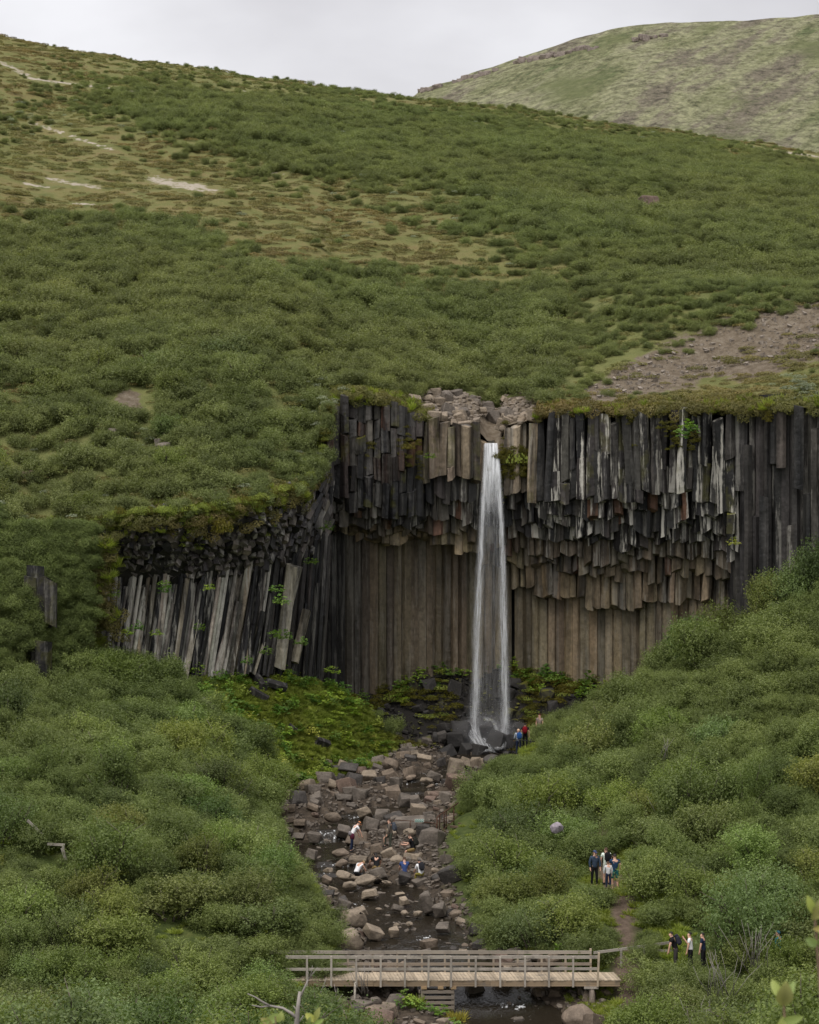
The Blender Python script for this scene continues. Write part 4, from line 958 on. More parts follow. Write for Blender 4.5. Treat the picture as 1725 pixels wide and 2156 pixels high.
tries = 0; small = []
while len(spots_b) < 620 and tries < 20000:
    tries += 1; y = rnd.uniform(96.5, 161.5); l, r_ = float(BL(y)) - .3, float(BR(y)) + .3; x = rnd.uniform(l, r_)
    d = abs(x - float(CX(y))) - float(CW(y)); w = min(1.5, .30 * rnd.paretovariate(1.7)) * (1 if y > 118 else 1.15)
    if d < .25 and (rnd.random() < .93 or w > .8): continue
    if 100.5 < y < 104.8 and w > .9: continue
    if 100.2 < y < 103.6 and 865 < x / y * F + 862.5 < 985: continue
    if any((x - a) ** 2 + (y - b) ** 2 < (.78 * (w * .5 + c)) ** 2 for a, b, c in spots_b): continue
    spots_b.append((x, y, w * .5)); small.append((x, y, w))
for u, v, w, h, y in ((800, 2138, 1.4, .6, 100), (1000, 2090, .9, .6, 103.8), (1065, 2050, 1.2, .6, 104.5), (850, 2045, .7, .8, 104.8), (1180, 2125, 1.1, .5, 99.4), (1230, 2110, 1.0, .6, 100.2), (1250, 2130, 1.1, .7, 99.4), (760, 2110, 1.1, .6, 101), (840, 2100, 1.0, .6, 101.5), (905, 1965, .9, .6, 110)):
    x = float(X(u, y)); boulder(x, y, w, h, 1, rnd.choice((0, 1, 1)), sink=.2)
small.sort(key=lambda q: -q[2] / q[1])
nbig = 268 - len(BOULD)
for x, y, w in small[:nbig]: boulder(x, y, w, w * rnd.uniform(.5, .8))
# the small stones of the bed, joined
def join_rocks(name, lst, meshes, cols, m, sink=.3):
    Vs = []; Fs = []; base = 0; mi = []
    data = []
    for me in meshes:
        me.calc_loop_triangles(); v = np.zeros(len(me.vertices) * 3); me.vertices.foreach_get('co', v); t = np.zeros(len(me.loop_triangles) * 3, int); me.loop_triangles.foreach_get('vertices', t); data.append((v.reshape(-1, 3), t.reshape(-1, 3)))
    for x, y, z, w, h in lst:
        v, t = data[rnd.randrange(len(data))]; R_ = np.array(Euler((rnd.uniform(-.4, .4), rnd.uniform(-.4, .4), rnd.uniform(0, 6.28))).to_matrix())
        Vs.append((v * np.array([w, w * rnd.uniform(.7, 1), h])) @ R_.T + np.array([x, y, z + h * (.5 - sink)])); Fs.append(t + base); base += len(v)
    o = obj(name, quads_mesh(np.concatenate(Vs), np.concatenate(Fs), m, False), color=cols); return tag(o, kind='stuff')
lowp = [mesh_from(*[(lambda V, Fc: (V, Fc))(*prism(.5, -.5, .5, 5, seg=9, r=random.Random(i), tilt=.5, taper=.7))][0]) for i in range(6)]
lst = [(x, y, max(float(valley_z(x, y)), float(ZW(y)) - .12), w * .8, w * .5) for x, y, w in small[nbig:]]
for _ in range(4200):
    y = rnd.uniform(96, 162); x = rnd.uniform(float(BL(y)) - .3, float(BR(y)) + .3); d = abs(x - float(CX(y))) - float(CW(y)); w = rnd.uniform(.10, .32)
    if d < 0 and rnd.random() < .85: continue
    lst.append((x, y, max(float(valley_z(x, y)), float(ZW(y)) - .06), w, w * .6))
join_rocks('gravel', lst, lowp, (.13, .108, .088, 1), M['boulder'])
# dark scree under the wall
tal = []
for _ in range(900):
    y = rnd.uniform(160.8, 171); u = rnd.choice((rnd.uniform(690, 1000), rnd.uniform(690, 1000), rnd.uniform(1060, 1310))); x = float(X(u, y)); w = min(1.3, .28 * rnd.paretovariate(1.6))
    if any((x - a) ** 2 + (y - b) ** 2 < (.7 * (w * .5 + c)) ** 2 for a, b, c in tal): continue
    tal.append((x, y, w * .5))
tal.sort(key=lambda q: -q[2])
for x, y, w in tal[:150]: boulder(x, y, w * 2, w * 2 * rnd.uniform(.5, .85), rnd.choice((0, 1)), 2, name='scree_rock', group='dark scree rocks under the cliff', mesh=rnd.choice(ROCKM) if rnd.random() < .5 else None).color = (.035, .032, .030, 1)
lst = [(x, y, float(valley_z(x, y)), w * 1.8, w * 1.2) for x, y, w in tal[150:]]
for _ in range(1500):
    y = rnd.uniform(160.5, 171); x = float(X(rnd.uniform(690, 1300), y)); w = rnd.uniform(.12, .35); lst.append((x, y, float(valley_z(x, y)), w, w * .7))
join_rocks('rubble', lst, lowp, (.030, .028, .027, 1), M['boulder_moss'])
# rocks in the plunge pool and of the lip above the fall
for u, v, y, w, h in ((1028, 1552, 162.2, 1.3, 1.5), (1048, 1562, 161.6, 1.3, 1.2), (1012, 1580, 160.6, 1.2, .8), (975, 1545, 162.6, 1.6, 1.3), (958, 1565, 161.6, 1.6, 1.2), (985, 1580, 160.9, 1.1, .8), (1078, 1560, 161.6, 1.0, .9), (1000, 1535, 163.5, 1.0, 1.0), (1062, 1545, 162.9, 1.0, .9), (940, 1585, 160, 1.3, .8), (1105, 1555, 161.8, 1.2, 1.0)):
    o = boulder(float(X(u, y)), y, w, h, 1, 2, z=Z(v + 8, y), sink=.2, name='scree_rock', group='wet rocks in the plunge pool'); o.color = (.030, .028, .027, 1)
LIPR = []
for i in range(150):
    u = rnd.uniform(872, 1135); s_ = rnd.uniform(.002, .03) if i > 20 else rnd.uniform(0, .006)
    if 1012 < u < 1058 and s_ < .010: continue
    p = hp(u, s_); w = min(1.2, .32 * rnd.paretovariate(1.9)); LIPR.append((p, w))
LIPR.sort(key=lambda q: -q[1])
for p, w in LIPR[:60]: boulder(p.x, p.y, w, w * rnd.uniform(.55, .9), None, rnd.choice((1, 3, 3)), z=p.z - .1, name='lip_rock', group='tan rocks at the lip above the fall', sink=.25)
join_rocks('rubble', [(p.x, p.y, p.z - .05, w, w * .7) for p, w in LIPR[60:]] + [(p.x, p.y, p.z, w * .45, w * .35) for p, w in [(hp(rnd.uniform(875, 1135), rnd.uniform(.002, .03)), rnd.uniform(.3, .7)) for _ in range(260)] if not 1014 < p.x / p.y * F + 862.5 < 1056], ROCK[1] + ROCK[0], (.20, .165, .130, 1), M['boulder'])
for u, v, y, w, c in ((1365, 452, 0, 2.0, 4), (345, 960, 0, 1.0, 1), (355, 930, 0, .8, 1), (335, 945, 0, .7, 1), (372, 965, 0, .6, 4), (240, 925, 0, .9, 1), (60, 1010, 0, .9, 4), (1560, 40, 0, .1, 0)):
    if w < .2: continue
    s_ = np.linspace(.002, 1, 400); xx, yy, zz = hill(np.full(400, float(u)), s_); q = int(np.argmin(np.abs(968 - zz / yy * F - v)))
    boulder(float(xx[q]), float(yy[q]), w * (1.3 if u > 1000 else 1), w * .9, 1, c, z=float(zz[q]) + (.5 if u > 1000 else .1), group='lone boulders on the hillside')
# lilac-grey boulder poking out of the scrub west of the trail
x = float(X(1172, 119)); b_ = boulder(x, 119, .8, .7, 2, 1, z=Z(1752, 119), group='lone boulders on the hillside'); b_.color = (.27, .235, .265, 1)
BOULD[-1] = (b_, BOULD[-1][1], 'pale lilac rounded')
# stone outcrops of the far hill
for (a0, b0), (a1, b1), k, nm in (((1085, 131), (1255, 99), 30, 'grey rock band below the crest of the far hill'), ((885, 192), (925, 182), 9, 'short rock band on the low end of the far hill'), ((960, 172), (1040, 150), 8, 'broken rock band on the shoulder of the far hill'), ((1340, 82), (1400, 76), 7, 'small rock band high on the far hill')):
    root = thing('rock_outcrop', nm, 'outcrop', P((a0 + a1) / 2, (b0 + b1) / 2, 915)); off = Vector(root.location)
    for i in range(k):
        f = (i + rnd.uniform(-.3, .3)) / (k - 1); u = a0 + (a1 - a0) * f; v = b0 + (b1 - b0) * f + rnd.uniform(-2, 3); s_ = np.linspace(.5, 1, 300)
        yy = 640 + 300 * s_; zt0 = float(Z(FV(u), 940)); zz = 10 + (zt0 - 10) * (1.2 * s_ - .2 * s_ ** 2); q = int(np.argmin(np.abs(968 - zz / yy * F - v)))
        p = Vector((float(X(u, yy[q])), float(yy[q]), float(zz[q]))); w = rnd.uniform(1.2, 2.4)
        obj('rock_block', rnd.choice(ROCK[1]), root, p - off, (0, 0, rnd.uniform(-.4, .4)), (w, w, w * rnd.uniform(.7, 1.2)), (.24, .20, .175, 1))
# stones on the gravel patch
lst = []
while len(lst) < 1500:
    uu_ = rnd.uniform(1215, 1800); s_ = rnd.uniform(.01, .3); p = hp(uu_, s_); v = 968 - p.z / p.y * F
    c_ = float(np.interp(uu_, [1240, 1330, 1480, 1600, 1740], [832, 798, 750, 715, 683]))
    if abs(v - c_) < float(np.interp(uu_, [1240, 1400, 1725], [14, 42, 52])): w = min(.42, .07 * rnd.paretovariate(1.8)); lst.append((p.x, p.y, p.z, w, w * .6))
join_rocks('gravel', lst, lowp, (.24, .205, .17, 1), M['boulder'])
# fallen columns on the bright slope
FALL = []
for a, b, w, c, nm in (((440, 640), (560, 705), .40, .5, 'fat fallen basalt column lying down the green slope'), ((250, 450), (345, 520), .33, .3, 'fallen column half hidden by birches uphill of the fat one'), ((480, 95), (545, 215), .42, .7, 'broken column stump leaning out from the foot of the pale columns'), ((545, 200), (660, 360), .32, .25, 'dark toppled column resting on the slope under the leaning stump'), ((670, 320), (800, 360), .30, .1, 'short dark column lying across the top of green slope'), ((630, 620), (670, 660), .18, .9, 'small pale column fragment beside the fat fallen column'), ((560, 370), (680, 440), .30, .1, 'dark broken column in a rusty mossy hollow of the slope'), ((1000, 700), (1080, 730), .26, .2, 'dark column fragment low on the green slope near the stream'), ((820, 600), (870, 640), .22, .2, 'little dark column fragment midway down the green slope')):
    def g(q):
        u = (500 + q[0] / 2.156) * .69; v = (1950 + q[1] / 2.156) * .69
        yy = np.linspace(143, 160, 200); xx = X(u, yy); zz = valley_z(xx, yy, False); k = int(np.argmin(np.abs(968 - zz / yy * F - v))); return Vector((float(xx[k]), float(yy[k]), float(zz[k]) + w * .9 + .1))
    p0, p1 = g(a), g(b); d = p1 - p0; V, Fc = prism(w, 0, d.length, 6, seg=1.2, jit=.03)
    o = obj('fallen_column', mesh_from(V, Fc, M['basalt'], name='fallen_column'), loc=p0, color=mixt(DARK, GREYB, c) + (.15,)); o.rotation_euler = d.to_track_quat('Z', 'Y').to_euler(); tag(o, nm, 'rock', 'fallen basalt columns')
# herbs
HERB = []
def herb(p, s, yellow=False, grp='broad leaved herbs on the slope and ledges'):
    k = rnd.randrange(4); o = thing('angelica_plant', 'x', 'plant', p, rnd.uniform(0, 6.28), grp)
    bright = rnd.random() < .4; c = (2.1, 1.6, 1.7, 1) if yellow else (1.6, 1.5, 1.1, 1) if bright else (.85, .95, .9, 1)
    obj('foliage', HR[k], o, scale=(s, s, s * rnd.uniform(.8, 1.2)), color=c)
    HERB.append((o, p, 'yellowing' if yellow else 'bright green' if bright else 'deep green'))
n = 0
while n < 170:
    y = rnd.uniform(144, 161); x = float(X(rnd.uniform(400, 870), y)); z = float(valley_z(x, y))
    if green_mask(np.array(x), np.array(y), np.array(z)): herb(Vector((x, y, z + .12)), rnd.uniform(.6, 1.25), rnd.random() < .2); n += 1
for u, v, y in ((770, 1385, 169.5), (850, 1365, 170), (880, 1385, 170), (920, 1395, 170), (760, 1420, 168), (1020, 1420, 170), (1060, 1412, 170), (1110, 1415, 169), (1150, 1420, 168.5), (1180, 1430, 168), (1220, 1440, 167.5), (1200, 1420, 168), (800, 1400, 169), (950, 1405, 169.5), (735, 1390, 169), (1240, 1420, 167), (700, 1400, 160), (1130, 1440, 167.5)):
    x = float(X(u, y)); herb(Vector((x, y, max(float(valley_z(x, y)), Z(v + 22, y)))), rnd.uniform(.9, 1.4), rnd.random() < .15)
for _ in range(46):
    u = rnd.choice((rnd.uniform(700, 985), rnd.uniform(1078, 1290))); y = rnd.uniform(166, 170.3); x = float(X(u, y)); herb(Vector((x, y, float(valley_z(x, y)) + .15)), rnd.uniform(.7, 1.4), rnd.random() < .12, 'leafy plants on the scree at the wall foot')
for u, v, y in ((585, 1250, 151.5), (590, 1275, 151.3), (580, 1345, 152), (600, 1350, 152.4), (560, 1380, 152), (655, 1190, 157), (440, 1245, 148.8), (330, 1340, 148.6), (270, 1340, 148), (420, 1330, 149), (345, 1240, 148.5), (205, 1200, 147.5), (240, 1260, 148), (200, 1250, 147.6), (635, 1360, 153), (1448, 905, 160), (1460, 915, 160), (1435, 925, 160.2), (905, 968, 164), (520, 1400, 151.8), (690, 1120, 160), (1545, 1150, 158.5), (190, 1220, 147), (215, 1300, 147.4), (290, 1330, 147.6), (350, 1250, 148)):
    herb(P(u, v, y - 1.2), rnd.uniform(.7, 1.1), rnd.random() < .2, 'herbs growing on ledges of the cliff')
for u, v, y in ((868, 2105, 101), (850, 2110, 101.2), (900, 2118, 100.7), (925, 2112, 100.9), (1185, 2035, 105.6), (1215, 2050, 104.5), (1380, 2090, 101), (955, 2140, 99)):
    x = float(X(u, y)); herb(Vector((x, y, float(valley_z(x, y)))), rnd.uniform(.6, .95), False, 'herbs at the foot of the bridge supports')

# ------------------------------------------------------------------ waterfall
fall = thing('waterfall', 'tall white waterfall dropping in two veils from the notch of the basalt cliff', 'waterfall', P(1034, 935, 166.2)); foff = Vector(fall.location)
WC = tab((930, 1034), (1000, 1036), (1150, 1035), (1300, 1033), (1450, 1032), (1565, 1031)); WH = tab((930, 15), (960, 18), (1000, 22), (1050, 26), (1150, 33), (1300, 40), (1450, 45), (1570, 50))
def wy_(h): return 166.25 - 3.3 * np.sqrt(np.clip(h * 1.05, 0, 1)) - .2
def sheet(k, dy, dens_, uvo, ws=1.0, h1=1.0):
    h = np.linspace(0, h1, 90); w = np.linspace(-1, 1, 37); HW, HH = np.meshgrid(w, h); v = 933 + HH * 632
    Y = wy_(HH); hw = WH(v) * ws / F * Y; jag = fbm(HH * 9 + k, HH * 0 + k, 30 + k, 3) * .5
    x = X(WC(v), Y) + HW * hw * (1 + .10 * jag) + jag * hw * .25
    y = Y + dy * (.3 + hw) - (1 - HW ** 2) * .25 * hw * (1 if dy < 0 else -1) + fbm(HW * 3, HH * 8, 31 + k, 2) * .15; z = Z(v, Y)
    me = grid_mesh('water_veil', x - foff.x, y - foff.y, z - foff.z, M['fall'])
    uvl = me.uv_layers.new(name='flow'); U = np.stack([HW * hw + uvo, HH * 3.2 + uvo * 1.7], -1).reshape(-1, 2)
    li = np.zeros(len(me.loops), np.int32); me.loops.foreach_get('vertex_index', li); uvl.data.foreach_set('uv', U[li].astype(np.float32).ravel())
    top = 1 - sstep(.02, .32, HH); edge = np.exp(-((np.abs(HW) - .70) / .20) ** 2) * (1.0 - .10 * HH); cen = .15 - .08 * sstep(.15, .6, HH)
    d = np.maximum(edge * (.62 + .38 * top), np.maximum(cen, top * .95)) * (1 - sstep(.72, 1.0, np.abs(HW))) * dens_
    d = d * (1 - .35 * sstep(.93, 1.0, HH)) * (.9 + 1.1 * fbm(HH * 9 + 2 * HW, HW * 3.5, 60 + k, 4)) * (1 + .35 * HW * math.cos(k * 2.1)); d = np.maximum(d, 0)
    a = me.attributes.new('dens', 'FLOAT', 'POINT'); a.data.foreach_set('value', d.astype(np.float32).ravel()); return me
for k, (dy, de, uo, ws) in enumerate(((-.30, .80, 0., 1.0), (-.05, .85, 3.1, .96), (.18, .80, 7.7, 1.0), (.38, .55, 12.3, 1.10))):
    obj('water_veil', sheet(k, dy, de, uo, ws), fall)
# white water running off the rocks at its foot
def cascade(pts, w0, w1, de):
    pts = [Vector(p) for p in pts]; n = 26; t = np.linspace(0, 1, n); q = np.linspace(0, 1, len(pts)); C = np.stack([np.interp(t, q, [p[i] for p in pts]) for i in range(3)], 1)
    w = np.linspace(-1, 1, 13); HW, T = np.meshgrid(w, t); wid = w0 + (w1 - w0) * T
    x = C[:, 0][:, None] + HW * wid; y = C[:, 1][:, None] - .25 * (1 - HW ** 2) * wid; z = C[:, 2][:, None] + fbm(HW * 2 + pts[0].x, T * 4, 66, 2) * .25 + .2 * (1 - HW ** 2) * wid
    me = grid_mesh('white_water', x - foff.x, y - foff.y, z - foff.z, M['fall']); uvl = me.uv_layers.new(name='flow'); U = np.stack([HW * wid, T * 1.2], -1).reshape(-1, 2)
    li = np.zeros(len(me.loops), np.int32); me.loops.foreach_get('vertex_index', li); uvl.data.foreach_set('uv', U[li].astype(np.float32).ravel())
    d = de * (1 - sstep(.5, 1, np.abs(HW))) * np.minimum(1, 6 * np.minimum(T + .02, 1.05 - T)); a = me.attributes.new('dens', 'FLOAT', 'POINT'); a.data.foreach_set('value', d.astype(np.float32).ravel())
    obj('white_water', me, fall)
cascade([P(980, 1518, 163.2), P(996, 1545, 162.2), P(1014, 1575, 161.0), P(1030, 1588, 160.2)], .4, .75, .42)
cascade([P(1000, 1530, 162.9), P(1012, 1556, 161.7), P(1030, 1584, 160.6)], .35, .6, .42)
cascade([P(1064, 1530, 162.8), P(1060, 1556, 161.9), P(1050, 1580, 160.8)], .35, .5, .4)
cascade([P(1022, 1510, 163.2), P(1036, 1522, 162.9), P(1046, 1545, 162.3)], .3, .45, .35)
V = []; Fc = []
for i in range(420):
    c_ = P(rnd.gauss(1030, 26), 1560 - abs(rnd.gauss(0, 26)), rnd.uniform(161.2, 163.4)) - foff; s_ = rnd.uniform(.008, .02); b = len(V)
    V += [c_ + Vector(q) * s_ for q in ((1, 0, -.7), (-1, 0, -.7), (0, 1, .7), (0, -1, .7))]; Fc += [(b, b + 1, b + 2), (b, b + 3, b + 1), (b, b + 2, b + 3), (b + 1, b + 3, b + 2)]
mw, t_, b_ = mat('spray_drops'); b_.inputs['Base Color'].default_value = (.85, .87, .9, 1); b_.inputs['Roughness'].default_value = .4
tag(obj('spray', mesh_from(V, Fc, mw), fall), kind='stuff')

# drifting spray at the foot of the fall
mm, t_, b_ = mat('mist'); t_.nodes.remove(b_); pv = t_.nodes.new('ShaderNodeVolumePrincipled'); pv.inputs['Color'].default_value = (.95, .96, 1, 1)
oc = obj_co(t_); gr_ = t_.nodes.new('ShaderNodeTexGradient'); gr_.gradient_type = 'SPHERICAL'; L(t_, oc, gr_.inputs[0])
L(t_, math_(t_, 'MULTIPLY', math_(t_, 'MULTIPLY', gr_.outputs['Fac'], ramp(t_, noise(t_, oc, 2.2, 4, .6), [(.3, .3), (.7, 1.)])), .34), pv.inputs['Density'])
L(t_, pv.outputs[0], t_.nodes['Material Output'].inputs['Volume'])
bm = bmesh.new(); bmesh.ops.create_icosphere(bm, subdivisions=3, radius=1); me = bpy.data.meshes.new('mist'); bm.to_mesh(me); bm.free(); me.materials.append(mm)
tag(obj('mist', me, loc=P(1030, 1548, 162.0), scale=(2.7, 1.8, 1.9)), kind='stuff')

# ------------------------------------------------------------------ timber: footbridge and handrails
def unit_box():
    bm = bmesh.new(); bmesh.ops.create_cube(bm, size=1.0); bmesh.ops.bevel(bm, geom=list(bm.edges), offset=.012, segments=1, affect='EDGES')
    me = bpy.data.meshes.new('timber'); bm.to_mesh(me); bm.free(); me.materials.append(M['wood']); return me
BOX = unit_box()
def wcol(c, s=.15): k = rnd.uniform(1 - s, 1 + s); return (c[0] * k, c[1] * k, c[2] * k, 1)
GREYW, TANW, NEWW = (.40, .36, .31), (.44, .36, .265), (.55, .42, .28)
def bar(name, parent, a, b, w, h, c=GREYW, me=None, rollx=0):
    """squared timber from a to b"""
    a, b = Vector(a), Vector(b); d = b - a; off = Vector(parent.location) if parent else Vector()
    o = obj(name, me or BOX, parent, (a + b) / 2 - off, scale=(d.length, w, h), color=wcol(c)); yaw = math.atan2(d.y, d.x); pit = -math.asin(max(-1, min(1, d.z / d.length)))
    o.rotation_euler = (rollx, pit, yaw); return o
YN, YF = 102.0, 103.45
ZD = Z(2064, YN)
bridge = thing('footbridge', 'weathered timber footbridge with plank deck and post railings over the stream', 'bridge', (X(930, YN), YN, ZD)); 
xl, xr = float(X(560, YN)), float(X(1303, YN))
x_ = xl
while x_ < xr - .1:
    w = rnd.uniform(.135, .155); cc = wcol(TANW, .22); zz = ZD + rnd.uniform(-.006, .008); sk = -.20
    o = bar('plank', bridge, (x_ + w / 2 - sk * .5 * .0 + .09, YN - .04 + rnd.uniform(-.03, .03), zz), (x_ + w / 2 - .11, YF + .08 + rnd.uniform(-.03, .03), zz), w - .012, .045, TANW); o.color = cc
    x_ += w
for yy in (YN + .03, (YN + YF) / 2, YF - .03):
    for a, b in ((xl, xl + 4.6), (xl + 4.61, xl + 9.6), (xl + 9.61, xr + .05)): bar('beam', bridge, (a, yy, ZD - .145), (b, yy, ZD - .145), .12, .22, (.30, .225, .15))
pn = [(700 + c / 1.327) * .69 for c in (315, 413, 515, 613, 711, 806, 898, 997, 1097, 1197, 1294, 1392)]; pf = [(700 + c / 1.327) * .69 for c in (285, 385, 480, 580, 680, 780, 873, 970, 1070, 1168, 1265, 1362)]
for u in pn: bar('post', bridge, (X(u, YN), YN - .085, ZD - .27), (X(u, YN) + rnd.uniform(-.015, .015), YN - .085, Z(2013, YN) + rnd.uniform(-.02, .02)), .095, .085)
for u in pf: bar('post', bridge, (X(u, YF), YF + .085, ZD - .25), (X(u, YF), YF + .085, Z(2007, YF)), .095, .085, (.34, .285, .22))
bar('post', bridge, (X(1258, YN), YN - .085, ZD - .25), (X(1261, YN), YN - .085, Z(2005, YN)), .10, .085, TANW)
bar('post', bridge, (X(1244, YF), YF + .085, ZD - .25), (X(1244, YF), YF + .085, Z(1998, YF)), .10, .085, TANW)
def rails(us_, yy, v, w, h, side, cl):
    for a, b in zip(us_[:-1], us_[1:]): bar('rail', bridge, (X(a, yy), yy + side, Z(v, yy) + rnd.uniform(-.012, .012)), (X(b, yy) - .006, yy + side, Z(v, yy) + rnd.uniform(-.012, .012)), w, h, NEWW if rnd.random() < .1 else cl)
segn = [pn[0] - 45, pn[3], pn[5], pn[6], pn[8], pn[10], 1262]
rails(segn, YN, 2015, .045, .13, -.022, GREYW); rails(segn[:], YN, 2040, .045, .11, -.022, GREYW)
segf = [566, pf[2], pf[4], pf[7], pf[9], 1246]
rails(segf, YF, 2005, .05, .14, .02, (.34, .30, .25)); rails([620] + segf[1:], YF, 2030, .045, .12, .02, (.27, .225, .18))
# slatted crib and piers
for u, yy, vb in ((890, YN + .05, 2140), (953.6, YN + .05, 2146), (876, YN + 1.3, 2116), (943, YN + 1.3, 2120)):
    bar('pier_post', bridge, (X(u, yy), yy, Z(vb, yy)), (X(u, yy), yy, ZD - .3), .16, .15, (.28, .24, .195))
for v in (2087.6, 2099.6, 2110.5, 2121): bar('crib_slat', bridge, (X(889, YN), YN - .06, Z(v, YN)), (X(956, YN), YN - .06, Z(v, YN)), .05, .13, (.25, .21, .17))
for v in (2087.6, 2099.6, 2110.5):
    bar('crib_slat', bridge, (X(886, YN) - .06, YN - .05, Z(v, YN)), (X(886, YN) - .06, YN + 1.4, Z(v, YN)), .05, .13, (.20, .17, .14)); bar('crib_slat', bridge, (X(888, YN), YN + 1.38, Z(v, YN)), (X(952, YN), YN + 1.38, Z(v, YN)), .05, .13, (.20, .17, .14))
for u in (893, 928, 955): bar('cap_beam', bridge, (X(u, YN), YN - .12, ZD - .31), (X(u, YN), YF + .1, ZD - .31), .24, .10, (.33, .23, .13))
V, Fc = tube([Vector((0, 0, 0)), Vector((.02, 0, .7)), Vector((0, 0, 1.35))], [.16, .15, .145], 9)
obj('log_pier', mesh_from(V, Fc, M['wood'], True), bridge, (X(1246, YN) - bridge.location.x, .05, Z(2144, YN) - ZD), color=wcol((.20, .165, .135)))
bar('cap_beam', bridge, (X(1230, YN), YN + .02, ZD - .31), (X(1260, YN), YN + .02, ZD - .31), .22, .09, GREYW)
bar('brace', bridge, (X(1222, YN), YN + .35, ZD - .28), (X(1240, YN), YN + .10, Z(2118, YN)), .10, .12, (.12, .10, .08)); bar('brace', bridge, (X(1230, YN), YN + .5, ZD - .28), (X(1230, YN), YN + .5, Z(2120, YN)), .14, .12, (.10, .08, .06))
V, Fc = tube([Vector((0, 0, 0)), Vector((.03, 0, .65)), Vector((.04, 0, 1.3))], [.05, .048, .045], 7)
obj('support_pole', mesh_from(V, Fc, M['wood'], True), bridge, (X(746, YN) - bridge.location.x, -.14, Z(2130, YN) - ZD), color=wcol(GREYW)); bar('brace', bridge, (X(742, YN), YN - .1, Z(2128, YN)), (X(737, YN), YN - .05, Z(2108, YN)), .07, .06, TANW)
def handrail(label, segs, posts, w=.05, h=.11):
    r = thing('handrail', label, 'handrail', segs[0][0]); 
    for a, b in segs: bar('rail', r, a, b, w, h, (.34, .31, .27))
    for a, b in posts: bar('post', r, a, b, .1, .1, (.34, .31, .27))
handrail('grey wooden handrail climbing the trail from the east end of the footbridge', [(P(1250, 2006, 103.6), P(1320, 1997, 104.2)), (P(1320, 1997, 104.2), P(1414, 1984, 105)), (P(1381, 2001.5, 104.6), P(1419, 2003, 104.9))], [(P(1356, 2012, 104.5), P(1356, 1994, 104.5)), (P(1308, 2034, 104), P(1308, 2000, 104)), (P(1412, 2020, 104.9), P(1412, 1986, 104.9))])
handrail('grey wooden handrail descending through birches to the west end of the footbridge', [(P(335, 1944, 105), P(372, 1969, 104.3)), (P(428, 1975, 103.9), P(472, 1977, 103.8)), (P(472, 1977, 103.8), P(526, 1993, 103.6)), (P(526, 1993, 103.6), P(592, 2005, 103.5)), (P(445, 1993, 103.2), P(470, 1994, 103.2))], [(P(470, 2000, 103.8), P(470, 1977, 103.8)), (P(526, 2020, 103.6), P(526, 1992, 103.6))])
handrail('short pale broken handrail high among the birches on the west bank', [(P(58, 1727, 110), P(91, 1758, 109.6)), (P(100, 1777, 109.4), P(137, 1779, 109.3))], [(P(131, 1785, 109.3), P(139, 1812, 109.2)), (P(133, 1779, 109.3), P(136, 1800, 109.3))])

# rusty stair rail, steps, sign
def C4(cx, cy, Y): return P((800 + cx / 2.156) * .69, (2050 + cy / 2.156) * .69, Y)
def pipe(name, parent, pts, r_, m, n=6):
    off = Vector(parent.location); pts = [Vector(p) - off for p in pts]; V, Fc = tube(pts, [r_] * len(pts), n); return obj(name, mesh_from(V, Fc, m, True), parent)
rail = thing('stair_railing', 'rusty iron railing beside the wooden steps at the stream bank', 'railing', C4(1160, 1060, 133))
pipe('top_rail', rail, [C4(1153, 958, 132.6), C4(1165, 945, 133), C4(1292, 862, 135)], .035, M['rust'])
for cx, a, b, y in ((1152, 955, 1068, 132.6), (1168, 945, 1060, 133), (1212, 912, 1042, 133.8), (1198, 925, 1030, 133.7), (1262, 880, 1008, 134.6)): pipe('post', rail, [C4(cx, b, y), C4(cx, a, y)], .032, M['rust'])
pipe('lower_rail', rail, [C4(1168, 1060, 133), C4(1290, 950, 135)], .02, M['rust'])
rail2 = thing('barrier_rail', 'low rusty rail with small green sign along the rocks, left of the steps', 'railing', C4(1140, 1060, 132.4))
pipe('top_rail', rail2, [C4(865, 975, 132.8), C4(960, 980, 132.6), C4(1060, 988, 132.5), C4(1130, 995, 132.4), C4(1150, 1003, 132.4)], .022, M['rust'])
for cx, a, b in ((1147, 1003, 1062), (975, 982, 1040), (868, 975, 1030)): pipe('post', rail2, [C4(cx, b, 132.4), C4(cx, a, 132.4)], .022, M['rust'])
st = thing('wooden_stairs', 'mossy wooden steps climbing from the rocks into the birches', 'stairs', C4(1180, 1110, 133))
for i, (cx, cy, l) in enumerate(((1130, 1122, 95), (1178, 1098, 90), (1205, 1075, 80), (1238, 1052, 80), (1275, 1020, 80), (1330, 1000, 80), (1370, 985, 80), (1390, 970, 70))):
    y = 132.6 + i * .4; a, b = C4(cx - l / 2, cy - 3, y), C4(cx + l / 2, cy + 4, y); bar('step', st, a, b, .28, .10, (.15, .105, .075))
sg = thing('trail_sign', 'small green and white pictogram sign on the low rusty rail', 'sign', C4(1035, 980, 132.4)); o_ = Vector(sg.location)
sw = .46
def sbox(name, m, c, s): return obj(name, mesh_from(*(lambda a: ([(x * s[0] + c[0], y * s[1] + c[1], z * s[2] + c[2]) for x in (-.5, .5) for y in (-.5, .5) for z in (-.5, .5)], [(0, 1, 3, 2), (4, 6, 7, 5), (0, 4, 5, 1), (2, 3, 7, 6), (0, 2, 6, 4), (1, 5, 7, 3)]))(0), m), sg)
sbox('board', M['sign_w'], (0, 0, .01), (.50, .02, .17))
